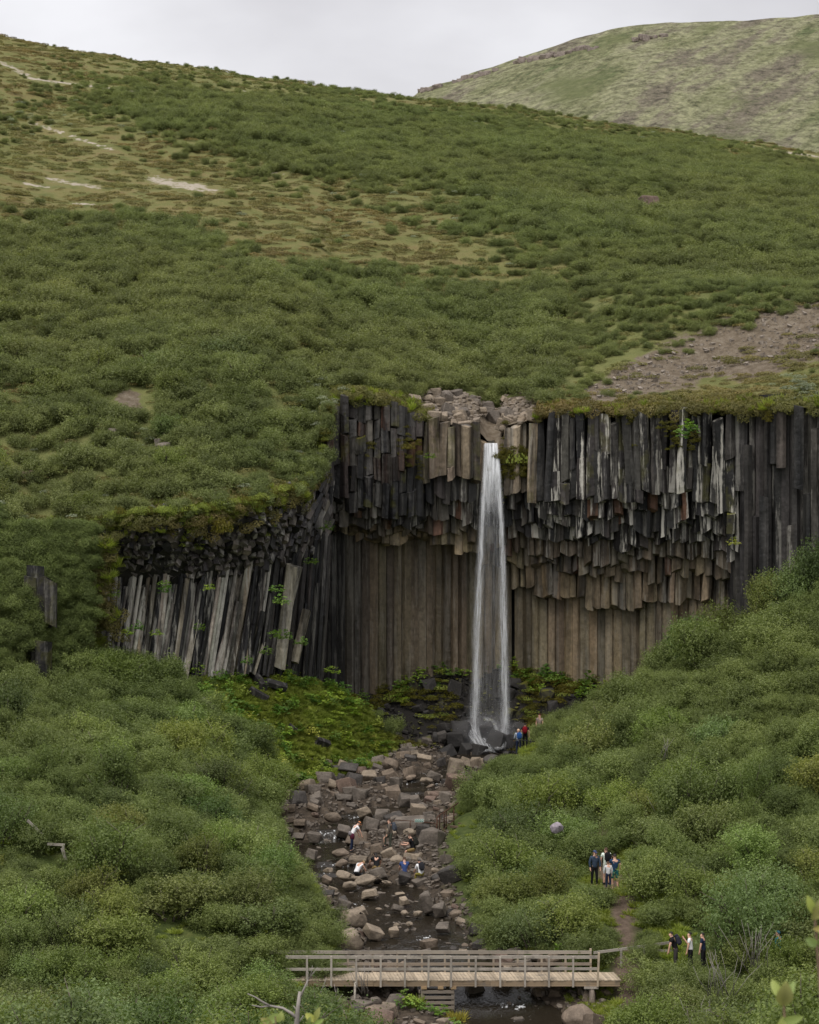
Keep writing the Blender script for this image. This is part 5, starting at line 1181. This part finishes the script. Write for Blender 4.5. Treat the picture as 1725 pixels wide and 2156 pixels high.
for i in range(4):
    xx = -.18 + i * .12; sbox('panel', M['sign_g'], (xx, -.013, .01), (.10, .006, .14))
    V = [(xx - .035, -.020, .045), (xx - .018, -.020, .055), (xx + .030, -.020, -.025), (xx + .012, -.020, -.035), (xx + .012, -.020, .05), (xx + .03, -.020, .05), (xx + .03, -.020, .01), (xx + .015, -.020, .01)]
    obj('pictogram', mesh_from(V, [(0, 1, 2, 3), (4, 5, 6, 7)], M['sign_w']), sg)
fr = thing('viewpoint_railing', 'low black metal railing at the viewpoint beside the plunge pool', 'railing', P(1072, 1575, 156.6))
pipe('top_rail', fr, [P(1072, 1556, 156.6), P(1095, 1558, 156.4), P(1130, 1562, 156.2)], .03, M['dark_iron']); 
for u in (1072, 1094, 1118): pipe('post', fr, [P(u, 1600, 156.5), P(u, 1556, 156.5)], .03, M['dark_iron'])

# ------------------------------------------------------------------ people
def skin_obj(name, verts, edges, rads, m, parent, sub=1, color=None):
    me = bpy.data.meshes.new(name); me.from_pydata([tuple(v) for v in verts], edges, []); me.materials.append(m); o = obj(name, me, parent, color=color)
    o.modifiers.new('skin', 'SKIN'); sv = me.skin_vertices[0].data
    for i, r_ in enumerate(rads): sv[i].radius = r_ if isinstance(r_, tuple) else (r_, r_); sv[i].use_root = (i == 0)
    o.modifiers['skin'].use_smooth_shade = True
    if sub: s_ = o.modifiers.new('sub', 'SUBSURF'); s_.levels = sub; s_.render_levels = sub
    return o
def dirv(a, lat=0): a = R(a); v = Vector((lat, math.sin(a), -math.cos(a))); return v.normalized()
def ball(name, c, s, m, parent, color, cut=None):
    bm = bmesh.new(); bmesh.ops.create_icosphere(bm, subdivisions=2, radius=1)
    if cut: bmesh.ops.delete(bm, geom=[v for v in bm.verts if cut(v.co)], context='VERTS')
    for v in bm.verts: v.co = Vector((v.co.x * s[0], v.co.y * s[1], v.co.z * s[2])) + c
    me = bpy.data.meshes.new(name); bm.to_mesh(me); bm.free(); me.materials.append(m); me.polygons.foreach_set('use_smooth', [True] * len(me.polygons)); return obj(name, me, parent, color=color)
def person(label, at, face, shirt, trousers, hair, lean=3, head=0, legs=((4, -4, .06), (-4, -6, .06)), arms=((8, 12, .25), (-4, 12, .25)), hip=None, k=1.0, seat=False, sleeve=.55, shorts=False, cap=None, skin=(1, 1, 1), bag=None, wrap=None, shoe=(.03, .03, .03), group=None, longhair=False):
    o = thing('person', label, 'person', at, R(face), group)
    th, sh = .43 * k, .42 * k
    J = {}; J['p'] = Vector((0, 0, 0)); up = Vector((0, math.sin(R(lean)), math.cos(R(lean))))
    J['s'] = J['p'] + up * .22 * k; J['c'] = J['p'] + up * .42 * k; J['n'] = J['p'] + up * .53 * k
    hu_ = Vector((0, math.sin(R(lean + head)), math.cos(R(lean + head)))); J['h0'] = J['n'] + hu_ * .10 * k; J['h1'] = J['n'] + hu_ * .20 * k
    fw = Vector((0, math.cos(R(lean + head)), -math.sin(R(lean + head)))); J['nose'] = J['h0'] + hu_ * .05 * k + fw * .115 * k
    for i, sx in enumerate((-1, 1)):
        ta, sa, lt = legs[i]; hp_ = Vector((sx * .09 * k, 0, -.05 * k)); kn_ = hp_ + dirv(ta, sx * lt) * th; an = kn_ + dirv(sa, 0) * sh; toe = an + Vector((sx * .03, .17 * k, -.045 * k))
        J['hip%d' % i], J['kn%d' % i], J['an%d' % i], J['to%d' % i] = hp_, kn_, an, toe
        ua, fa, la = arms[i]; s0 = J['n'] + Vector((sx * .19 * k, 0, 0)) - up * .05 * k; el = s0 + dirv(ua, sx * la) * .29 * k; wr = el + dirv(fa, -sx * .05) * .25 * k; ha = wr + dirv(fa, 0) * .07 * k
        J['sh%d' % i], J['el%d' % i], J['wr%d' % i], J['ha%d' % i] = s0, el, wr, ha
    low = min(J['an0'].z, J['an1'].z) - .085 * k
    lift = Vector((0, 0, -low)) if not seat else Vector((0, 0, .13 * k))
    for q in J: J[q] = J[q] + lift
    names = ['p', 's', 'c', 'n', 'h0', 'h1', 'nose', 'hip0', 'kn0', 'an0', 'to0', 'hip1', 'kn1', 'an1', 'to1', 'sh0', 'el0', 'wr0', 'ha0', 'sh1', 'el1', 'wr1', 'ha1']
    E = [('p', 's'), ('s', 'c'), ('c', 'n'), ('n', 'h0'), ('h0', 'h1'), ('h0', 'nose')]
    for i in '01': E += [('p', 'hip' + i), ('hip' + i, 'kn' + i), ('kn' + i, 'an' + i), ('an' + i, 'to' + i), ('c', 'sh' + i), ('sh' + i, 'el' + i), ('el' + i, 'wr' + i), ('wr' + i, 'ha' + i)]
    RD = dict(p=(.14, .11), s=(.13, .095), c=(.15, .105), n=.055, h0=(.078, .092), h1=(.075, .09), nose=.018)
    for i in '01': RD.update({'hip' + i: .088, 'kn' + i: .058, 'an' + i: .042, 'to' + i: .036, 'sh' + i: .062, 'el' + i: .045, 'wr' + i: .031, 'ha' + i: (.042, .022)})
    vs = [J[q] for q in names]; rs = [RD[q] for q in names]; ed = [(names.index(a), names.index(b)) for a, b in E]
    for i, sx in enumerate((-1, 1)):     # fingers and thumb
        hi = names.index('ha%d' % i); d = (J['ha%d' % i] - J['wr%d' % i]).normalized(); sd = d.cross(Vector((1, .2, 0))).normalized()
        for f, ln in ((-1.5, .075), (-.5, .088), (.5, .082), (1.5, .062)):
            k1 = vs[hi] + d * (ln * .6 * k) + sd * f * .020 * k; k2 = vs[hi] + d * (ln * .95 * k) + sd * f * .021 * k + Vector((-sx * .02, 0, -.005)); vs += [k1, k2]; rs += [.011, .008]; ed += [(hi, len(vs) - 2), (len(vs) - 2, len(vs) - 1)]
        vs.append(J['wr%d' % i] + d * .05 * k + sd * .055 * k); rs.append(.011); ed.append((names.index('wr%d' % i), len(vs) - 1))
    kk = lambda r_: tuple(a * k for a in r_) if isinstance(r_, tuple) else r_ * k
    skin_obj('body', vs, ed, [kk(r_) for r_ in rs], M['skin'], o)
    def garment(nm, chain, rad, c, m=None):
        nn = list(dict.fromkeys([a for e in chain for a in e])); return skin_obj(nm, [J[a] for a in nn], [(nn.index(a), nn.index(b)) for a, b in chain], [kk(rad[a]) for a in nn], m or M['cloth'], o, color=(*c, 1))
    for i in '01':
        J['um' + i] = J['sh' + i].lerp(J['el' + i], sleeve) if sleeve < 1 else J['el' + i]; J['wm' + i] = J['el' + i].lerp(J['wr' + i], .9); J['tm' + i] = J['hip' + i].lerp(J['kn' + i], .85); J['am' + i] = J['kn' + i].lerp(J['an' + i], .95)
    J['p2'] = J['p'].lerp(J['s'], -.38)
    ch = [('c', 's'), ('s', 'p2'), ('c', 'n')]; rd = dict(c=(.185, .135), s=(.165, .125), p2=(.175, .14), n=(.085, .078))
    for i in '01':
        ch += [('c', 'sh' + i), ('sh' + i, 'um' + i)]; rd['sh' + i] = .078; rd['um' + i] = .066
        if sleeve >= 1: ch += [('um' + i, 'wm' + i)]; rd['wm' + i] = .042
    garment('shirt', ch, rd, shirt)
    J['pp'] = J['p'] + Vector((0, 0, .11 * k))
    ch = [('pp', 'p')]; rd = dict(pp=(.158, .122), p=(.155, .125))
    for i in '01':
        ch += [('p', 'hip' + i), ('hip' + i, 'tm' + i)]; rd['hip' + i] = .104; rd['tm' + i] = .088 if shorts else .074
        if not shorts: ch += [('tm' + i, 'am' + i)]; rd['am' + i] = .056
    garment('shorts' if shorts else 'trousers', ch, rd, trousers)
    for i in '01': J['ab' + i] = J['an' + i] + Vector((0, -.05 * k, -.03 * k)); garment('shoe', [('an' + i, 'to' + i), ('an' + i, 'ab' + i)], {'an' + i: .052, 'to' + i: (.05, .042), 'ab' + i: .05}, shoe)
    hc = J['h0'].lerp(J['h1'], .55); rot = Matrix.Rotation(-R(lean + head), 4, 'X')
    hobj = ball('hair', Vector(), (.098 * k, .112 * k, .115 * k), M['hair'], o, (*hair, 1), lambda c: c.y > .25 and c.z < .45 or c.z < (-.75 if longhair else -.35)); hobj.location = hc; hobj.rotation_euler = (-R(lean + head), 0, 0)
    if longhair: tl = ball('hair_tail', Vector((0, -.085 * k, -.12 * k)), (.075 * k, .05 * k, .17 * k), M['hair'], o, (*hair, 1)); tl.location = hc; tl.rotation_euler = (-R(lean + head), 0, 0)
    for sx in (-1, 1):
        e = ball('eye', Vector((sx * .034 * k, .092 * k, .0)), (.012, .008, .009), M['hair'], o, (.02, .02, .02, 1)); e.location = hc; e.rotation_euler = (-R(lean + head), 0, 0)
        e = ball('ear', Vector((sx * .088 * k, .005 * k, -.01)), (.014, .024, .032), M['skin'], o, (1, 1, 1, 1)); e.location = hc; e.rotation_euler = (-R(lean + head), 0, 0)
    if cap:
        cp_ = ball('cap', Vector((0, 0, .012)), (.106 * k, .122 * k, .122 * k), M['cloth'], o, (*cap, 1), lambda c: c.z < .12); cp_.location = hc; cp_.rotation_euler = (-R(lean + head), 0, 0)
        br = ball('cap_brim', Vector((0, .13 * k, .03 * k)), (.075 * k, .075 * k, .012), M['cloth'], o, (*cap, 1)); br.location = hc; br.rotation_euler = (-R(lean + head), 0, 0)
    if wrap:   # jacket tied round the waist
        for c, off_, sc_ in wrap: w_ = ball('tied_jacket', Vector(off_), sc_, M['cloth'], o, (*c, 1)); w_.location = J['p']
    if bag:
        b = thing('backpack', bag[1], 'backpack', at, R(face)); c = bag[0]; bm = bmesh.new(); bmesh.ops.create_cube(bm, size=1); bmesh.ops.bevel(bm, geom=list(bm.edges), offset=.2, segments=3, affect='EDGES')
        me = bpy.data.meshes.new('pack'); bm.to_mesh(me); bm.free(); me.materials.append(M['cloth']); cc = J['c'] - up * .06 * k - Vector((0, math.cos(R(lean)), -math.sin(R(lean)))) * .22 * k
        q = obj('pack_body', me, b, cc, (-R(lean), 0, 0), (.31 * k, .20 * k, .46 * k), (*c, 1)); obj('pack_pocket', me, b, cc - Vector((0, .11 * k, .06)), (-R(lean), 0, 0), (.22 * k, .09 * k, .22 * k), (*[x * .7 for x in c], 1))
        for sx in (-1, 1):
            pts = [cc + Vector((sx * .10 * k, .06, .16 * k)), J['n'] + Vector((sx * .11 * k, .0, .035)), J['n'] + Vector((sx * .12 * k, .12 * k, -.12 * k)), J['s'] + Vector((sx * .15 * k, .06 * k, 0))]; V, Fc = tube(pts, [.022] * 4, 5); obj('strap', mesh_from(V, Fc, M['cloth'], True), b, color=(*[x * .6 for x in c], 1))
    return o, J
def ray_ground(u, v, y0=96, y1=160):
    yy = np.linspace(y0, y1, 600); d = Z(v, yy) - valley_z(X(u, yy), yy, False); k = np.nonzero(d <= 0)[0]; y = float(yy[k[0]]) if len(k) else y1; return y
def stand(u, v): y = ray_ground(u, v + 4, 100, 160); return P(u, v, y)
def sit(u, v): y = ray_ground(u, v + 16, 100, 160); return P(u, v, y)
BLK, NAVY, WHT, KHK, MAR = (.016, .016, .018), (.02, .028, .06), (.80, .80, .82), (.24, .17, .075), (.085, .018, .035)
BRN, DRK, BLD, ORG = (.06, .03, .016), (.016, .012, .010), (.52, .36, .18), (.62, .26, .12)
LANDP = []
def perch(p, w=.9, h=.5, c=3): boulder(p.x, p.y + .1, w, h, 1, c, z=p.z - h * 1.12, sink=.0, rz=rnd.uniform(-.3, .3))
p = stand(741, 1794); perch(p, 1.5, .6); person('person in white T-shirt and orange cap bending over, maroon jacket round waist', p, -70, WHT, NAVY, BRN, lean=34, head=8, legs=((10, -4, .05), (-6, -8, .05)), arms=((26, 18, .1), (30, 22, .1)), cap=ORG, wrap=(((.20, .18, .19), (-.02, -.09, .02), (.19, .10, .15)), (MAR, (.08, .0, -.12), (.13, .14, .22))), group='people on the rocks of the stream bed')
p = stand(823, 1794); perch(p, 1.0, .5); person('person in grey brown jacket stepping up onto a rock, seen from the side', p, 82, (.13, .11, .09), (.06, .065, .05), BRN, lean=6, head=4, legs=((2, -3, .05), (62, -8, .05)), arms=((6, 24, .2), (2, 20, .2)), sleeve=1, bag=((.08, .09, .11), 'grey daypack on the person stepping up onto a rock'), group='people on the rocks of the stream bed')
p = sit(871, 1792); perch(p, 1.1, .8); person('bearded person in black T-shirt and khaki shorts sitting on a boulder', p, 68, BLK, KHK, BRN, lean=14, head=22, legs=((78, -6, .1), (70, -14, .12)), arms=((30, 92, .15), (36, 96, .1)), seat=True, shorts=True, bag=((.03, .03, .025), 'dark backpack of the sitting person in black T-shirt'), group='people on the rocks of the stream bed')
p = sit(750, 1842); perch(p, 1.3, .7); person('person in white sleeveless top and black trousers sitting hunched on a boulder', p, -48, WHT, BLK, BLD, lean=38, head=40, legs=((64, 10, .1), (58, 4, .1)), arms=((34, 20, .1), (30, 24, .1)), seat=True, sleeve=.05, group='people on the rocks of the stream bed')
p = sit(794, 1830); perch(p, 1.0, .6); person('dark haired person in black top crouching with back turned, bare lower back', p, 12, BLK, KHK, DRK, lean=30, head=18, legs=((80, -20, .15), (84, -16, .15)), arms=((40, 60, .3), (30, 50, .3)), seat=True, longhair=True, group='people on the rocks of the stream bed')
p = sit(852, 1842); perch(p, 1.0, .8, 1); person('person in blue T-shirt sitting on a boulder with back to the bridge', p, 5, (.045, .075, .20), NAVY, BRN, lean=8, head=6, legs=((74, 4, .1), (70, 0, .1)), arms=((18, 60, .2), (22, 64, .2)), seat=True, group='people on the rocks of the stream bed')
p = sit(887, 1844); perch(p, .9, .7, 1); person('person in white shirt with dark strap sitting beside the one in blue', p, 20, WHT, (.22, .19, .04), DRK, lean=20, head=12, legs=((86, 0, .25), (80, 6, .25)), arms=((20, 60, .2), (24, 60, .2)), seat=True, sleeve=.9, k=.92, bag=((.03, .03, .035), 'small black bag on the back of the person in white shirt'), group='people on the rocks of the stream bed')
y = 157.2; x = float(X(1092, y)); p = P(1092, 1597, y); p.z = max(p.z, float(valley_z(x, y))); person('bald person in pale blue shirt facing the waterfall', p, 12, (.36, .40, .46), NAVY, (.62, .42, .28), lean=2, sleeve=1, arms=((10, 50, .2), (10, 70, .2)), bag=((.03, .10, .30), 'blue backpack slung on the bald person by the waterfall'), group='people at the waterfall viewpoint')
p = P(1106, 1599, 157.4); p.z = max(p.z, float(valley_z(X(1106, 157.4), 157.4))); person('person in black T-shirt with red pack standing beside the bald one', p, -8, BLK, BLK, DRK, lean=2, bag=((.22, .012, .02), 'red backpack worn beside the waterfall railing'), group='people at the waterfall viewpoint')
p = P(1137, 1592, 157.6); p.z = max(p.z, float(valley_z(X(1137, 157.6), 157.6))); person('red haired person half hidden by birches at the waterfall viewpoint', p, 150, (.25, .2, .17), NAVY, (.16, .05, .03), group='people at the waterfall viewpoint')
def on_trail(u, v): y = ray_ground(u, v); return P(u, v, y)
G_ = 'hikers going down the dirt trail'
p = on_trail(1277, 1862); person('hiker in white patterned T-shirt with big black backpack on the trail', p, 18, (.72, .80, .72), (.45, .48, .42), BRN, shorts=True, bag=(BLK, 'big black backpack of the hiker in white T-shirt'), group=G_)
p = on_trail(1295, 1876); person('hiker in navy T-shirt and teal shorts walking away up the trail', p, 8, (.02, .045, .09), (.02, .12, .12), DRK, shorts=True, group=G_)
p = on_trail(1281, 1874); p = P(1281, 1872, p.y - 1.0); p.z = max(p.z, float(valley_z(p.x, p.y))); person('child in white sleeves and grey vest walking in front of the navy shirt', p, 12, (.60, .60, .62), NAVY, BRN, sleeve=1, k=.74, group=G_)
p = on_trail(1252, 1868); person('hiker in dark blue jacket and blue cap behind a shrub by the trail', p, 200, (.045, .065, .10), BLK, DRK, sleeve=1, cap=(.06, .08, .16), group=G_)
G_ = 'people coming to the east end of the footbridge'
near_ = lambda u, y: Vector((float(X(u, y)), y, float(valley_z(X(u, y), y))))
p = on_trail(1423, 2046); person('person in black T-shirt leaning forward on the handrail with backpack', p, 84, BLK, (.05, .045, .045), DRK, lean=18, head=-4, arms=((22, 14, .15), (20, 6, .2)), bag=((.035, .035, .05), 'dark backpack of the person leaning on the handrail'), group=G_)
p = on_trail(1454, 2048); person('person in white shirt holding up a hand behind the one in black', p, 75, WHT, BLK, DRK, arms=((8, 14, .2), (28, 146, .1)), group=G_)
p = on_trail(1481, 2046); person('person in navy top half hidden by leaves behind the white shirt', p, 70, NAVY, BLK, DRK, k=.96, group=G_)
p = on_trail(1640, 2046); person('person in turquoise jacket and hood glimpsed through the birches', p, 60, (.02, .19, .27), (.02, .17, .24), (.02, .10, .14), sleeve=1, group=G_)

# ------------------------------------------------------------------ dead wood and the twigs close to the camera
def branches(label, name, root, segs, m, n=6):
    o = thing(name, label, 'branch', root); off = Vector(root)
    for i, (pts, r0, r1) in enumerate(segs):
        pts = [Vector(p) - off for p in pts]; V, Fc = tube(pts, list(np.linspace(r0, r1, len(pts))), n); obj('stem' if i == 0 else 'twig', mesh_from(V, Fc, m, True), o)
    return o
def C2(cx, cy, Y): return P((700 + cx / 4.3125) * .69, (2850 + cy / 4.3125) * .69, Y)
yb = 24.0
branches('bare grey dead branch with forked twigs in front of the bridge', 'dead_branch', P(612, 2560, yb), [
    ([P(612, 2560, yb), C2(885, 1420, yb), C2(888, 1150, yb), C2(905, 950, yb), C2(928, 760, yb)], .040, .016), ([C2(885, 1110, yb), C2(820, 1045, yb), C2(700, 975, yb), C2(530, 945, yb), C2(420, 962, yb), C2(300, 938, yb)], .020, .006),
    ([C2(530, 945, yb), C2(430, 890, yb), C2(350, 835, yb), C2(240, 785, yb)], .013, .005), ([C2(935, 830, yb), C2(985, 720, yb), C2(1040, 600, yb)], .014, .007), ([C2(1040, 600, yb), C2(1100, 520, yb), C2(1160, 440, yb)], .007, .003), ([C2(1040, 600, yb), C2(1045, 520, yb), C2(1010, 450, yb)], .006, .002), ([C2(1060, 570, yb), C2(1085, 480, yb), C2(1095, 420, yb)], .006, .002), ([C2(890, 1000, yb), C2(845, 945, yb)], .009, .004), ([C2(895, 1180, yb), C2(940, 1130, yb), C2(975, 1070, yb)], .009, .004)], M['dead'])
y2 = 97.0
branches('pale leafless dead twigs beside the west end of the bridge', 'dead_branch', C2(1160, 900, y2), [([C2(1150, 880, y2), C2(1200, 770, y2), C2(1250, 660, y2), C2(1275, 580, y2)], .035, .012), ([C2(1235, 700, y2), C2(1300, 665, y2)], .014, .006), ([C2(1390, 900, y2), C2(1400, 780, y2), C2(1380, 660, y2)], .02, .008), ([C2(1390, 870, y2), C2(1420, 740, y2), C2(1418, 660, y2)], .015, .006), ([C2(1400, 930, y2), C2(1450, 850, y2), C2(1490, 800, y2)], .02, .006)], M['dead'])
def dead_shrub(label, u, v, Y, w, h, n):
    b = P(u, v, Y); segs = []
    for i in range(n):
        a = rnd.gauss(0, .5); l = h * rnd.uniform(.6, 1.1); m_ = b + Vector((rnd.uniform(-w, w) * .3, rnd.uniform(-.3, .3), 0)); segs.append(([m_, m_ + Vector((math.sin(a) * l * .45, -.1, l * .55)), m_ + Vector((math.sin(a) * l * .8 + rnd.uniform(-.2, .2), -.2, l))], .016, .005))
    branches(label, 'dead_shrub', b, segs, M['dead'], 5)
dead_shrub('leafless grey dead shrub below the people in black and navy', 1520, 2098, 93, 2, 1.7, 16)
dead_shrub('tangle of bare grey stems under the broad birch crown', 1590, 2035, 98, 2, 1.8, 16)
dead_shrub('thin bare stems standing among shrubs at the bottom edge', 1480, 2175, 84, 1.2, 1.3, 12)
dead_shrub('bare pale twig fan sticking out of scrub above the trail', 1412, 1740, 122, 1, 1.5, 7)
dead_shrub('bleached dead stems uphill of the trail hikers', 1395, 1600, 130, 1, 1.3, 6)
dead_shrub('bare twigs in the shrubs beside the west handrail', 770, 2090, 98.5, 1, 1.2, 8)
def leaf_mesh(l, w):
    V = []; Fc = []
    for i in range(7):
        f = i / 6; ww = w * math.sin(math.pi * min(1, f * .97 + .03)) ** .8; z = .12 * l * math.sin(f * 2.6); V += [(-ww, f * l, z + ww * .35), (0, f * l, z), (ww, f * l, z + ww * .35)]
    for i in range(6): a = i * 3; Fc += [(a, a + 1, a + 4, a + 3), (a + 1, a + 2, a + 5, a + 4)]
    me = mesh_from(V, Fc, M['near_leaf'], True); t = me.attributes.new('tint', 'FLOAT', 'FACE'); t.data.foreach_set('value', [rnd.uniform(.3, .8)] * len(me.polygons)); return me
LEAF = [leaf_mesh(1, .24), leaf_mesh(1, .30), leaf_mesh(1, .20)]
def near_twig(label, base, tip, leaves, Y):
    o = thing('willow_twig', label, 'twig', base); off = Vector(base); mid = base.lerp(tip, .82) + Vector((.01, 0, 0)); V, Fc = tube([Vector(), mid - off, tip - off], [.010, .006, .003], 7); obj('stem', mesh_from(V, Fc, plain('twig_bark', (.22, .15, .10), .7, .3)), o)
    for u, v, ang, ln, tw in leaves:
        p_ = P(u, v, Y) - off; l = obj('leaf', rnd.choice(LEAF), o, p_, scale=(ln, ln, ln), color=(rnd.uniform(.85, 1.2), rnd.uniform(.9, 1.1), rnd.uniform(.8, 1.1), 1)); l.rotation_euler = (R(90 + rnd.uniform(-25, 25)), R(-ang), R(rnd.uniform(-20, 20)))
YL = 7.0; px = YL / F
near_twig('blurred willow twig with pale leaves at the very bottom right corner', P(1655, 3440, YL), P(1650, 2085, YL), [(1650, 2105, -32, 46 * px, 0), (1650, 2105, 36, 50 * px, 0), (1650, 2108, -4, 48 * px, 0), (1648, 2118, -8, -0 + 60 * px, 0), (1644, 2150, -75, 50 * px, 0), (1652, 2140, 150, 50 * px, 0), (1648, 2180, 60, 60 * px, 0), (1648, 2190, -60, 60 * px, 0)], YL)
near_twig('blurred willow twig with pale leaves entering from the right edge', P(1790, 3440, YL), P(1714, 1905, YL), [(1710, 1935, -42, 46 * px, 0), (1714, 1925, 20, 44 * px, 0), (1716, 1940, -15, 52 * px, 0), (1712, 1955, -88, 34 * px, 0), (1722, 2010, -85, 50 * px, 0), (1726, 2040, -70, 52 * px, 0), (1722, 1990, 60, 40 * px, 0)], YL)
near_twig('willow shoot with glossy leaves below the dead branch, left cluster', P(600, 3010, 11), P(580, 2140, 11), [(560, 2150, -70, 34 * 11 / F, 0), (585, 2152, -20, 30 * 11 / F, 0), (575, 2158, 60, 30 * 11 / F, 0), (598, 2150, 20, 22 * 11 / F, 0), (545, 2160, -60, 28 * 11 / F, 0), (565, 2165, -100, 34 * 11 / F, 0)], 11)
near_twig('willow shoot with glossy leaves below the dead branch, right cluster', P(655, 3010, 11), P(662, 2140, 11), [(664, 2150, -18, 32 * 11 / F, 0), (666, 2150, 55, 28 * 11 / F, 0), (660, 2158, -60, 26 * 11 / F, 0), (668, 2160, 85, 30 * 11 / F, 0), (648, 2160, -20, 24 * 11 / F, 0)], 11)

# ------------------------------------------------------------------ labels that tell alike things apart
LM = [('the waterfall', 1033, 1200), ('the waterfall lip', 1040, 930), ('the plunge pool', 1030, 1590), ('the footbridge middle', 920, 2040), ('the footbridge west end', 610, 2030), ('the footbridge east end', 1300, 2040),
      ('the slatted crib', 920, 2105), ('the person in orange cap', 745, 1765), ('the person in black T-shirt', 870, 1785), ('the hikers on the trail', 1280, 1825), ('the person leaning on the handrail', 1425, 2000),
      ('the rusty stair railing', 945, 1725), ('the lilac boulder', 1172, 1735), ('the pale leaning columns', 420, 1300), ('the small basalt outcrop', 70, 1290), ('the mossy overhang', 420, 1120), ('the gravel patch', 1500, 730),
      ('the bare spot on the slope', 285, 850), ('the fat fallen column', 470, 1550), ('the broken west handrail', 110, 1765), ('the lower west handrail', 470, 1980), ('the dead branch', 620, 2100), ('the turquoise jacket', 1638, 1996),
      ('the corner willow twig', 1650, 2120), ('the reddish boulder on the hillside', 1365, 452), ('the bare streak on the ridge', 150, 285), ('the birch at the cliff foot', 1500, 1300), ('the dirt trail end', 1300, 1920), ('the far hill saddle', 880, 205),
      ('the left edge of the photo', 10, 1600), ('the left edge of the photo', 10, 1450), ('the right edge of the photo', 1715, 1550), ('the right edge of the photo', 1715, 1750), ('the bottom left corner', 60, 2120), ('the people at the viewpoint', 1100, 1560),
      ('the white riffle by the orange cap', 705, 1745), ('the person in blue T-shirt', 852, 1828), ('the rocks at the bend', 620, 1700), ('the cliff top on the right', 1600, 850), ('the right edge of the scree', 1280, 1440), ('the left edge of the scree', 720, 1410)]
ORD = ['', 'second ', 'third ', 'fourth ', 'fifth ', 'sixth ', 'seventh ', 'eighth ', 'ninth ', 'tenth ', 'eleventh ', 'twelfth ', 'thirteenth ', 'fourteenth ', 'fifteenth ', 'sixteenth ', 'seventeenth ', 'eighteenth ', 'nineteenth ', 'twentieth ']
ORD += [f'twenty-{x.strip()} ' for x in ['first'] + ORD[1:9]] + ['thirtieth '] + [f'thirty-{x.strip()} ' for x in ['first'] + ORD[1:9]]
def label_all(lst, noun):
    cells = {}
    for o, p, adj in lst:
        u, v = proj(p); best = min(LM, key=lambda q: math.hypot(q[1] - u, q[2] - v)); du, dv = u - best[1], v - best[2]
        side = ('right of' if du > 0 else 'left of') if abs(du) > abs(dv) else ('below' if dv > 0 else 'above')
        cells.setdefault((best[0], side, adj), []).append((math.hypot(du, dv), o))
    for (lm, side, adj), q in cells.items():
        q.sort(key=lambda a: a[0])
        for i, (d, o) in enumerate(q): o['label'] = f"{adj} {noun} {'' if len(q) == 1 else ORD[min(i, 38)] + 'nearest ' if i else 'nearest '}{side} {lm}"
label_all(BIRCH, 'birch shrub'); label_all([b for b in BOULD if b[0].name.startswith('boulder')], 'boulder'); label_all([b for b in BOULD if b[0].name.startswith('scree')], 'wet rock'); label_all([b for b in BOULD if b[0].name.startswith('lip')], 'dry rock'); label_all(HERB, 'leafy herb')
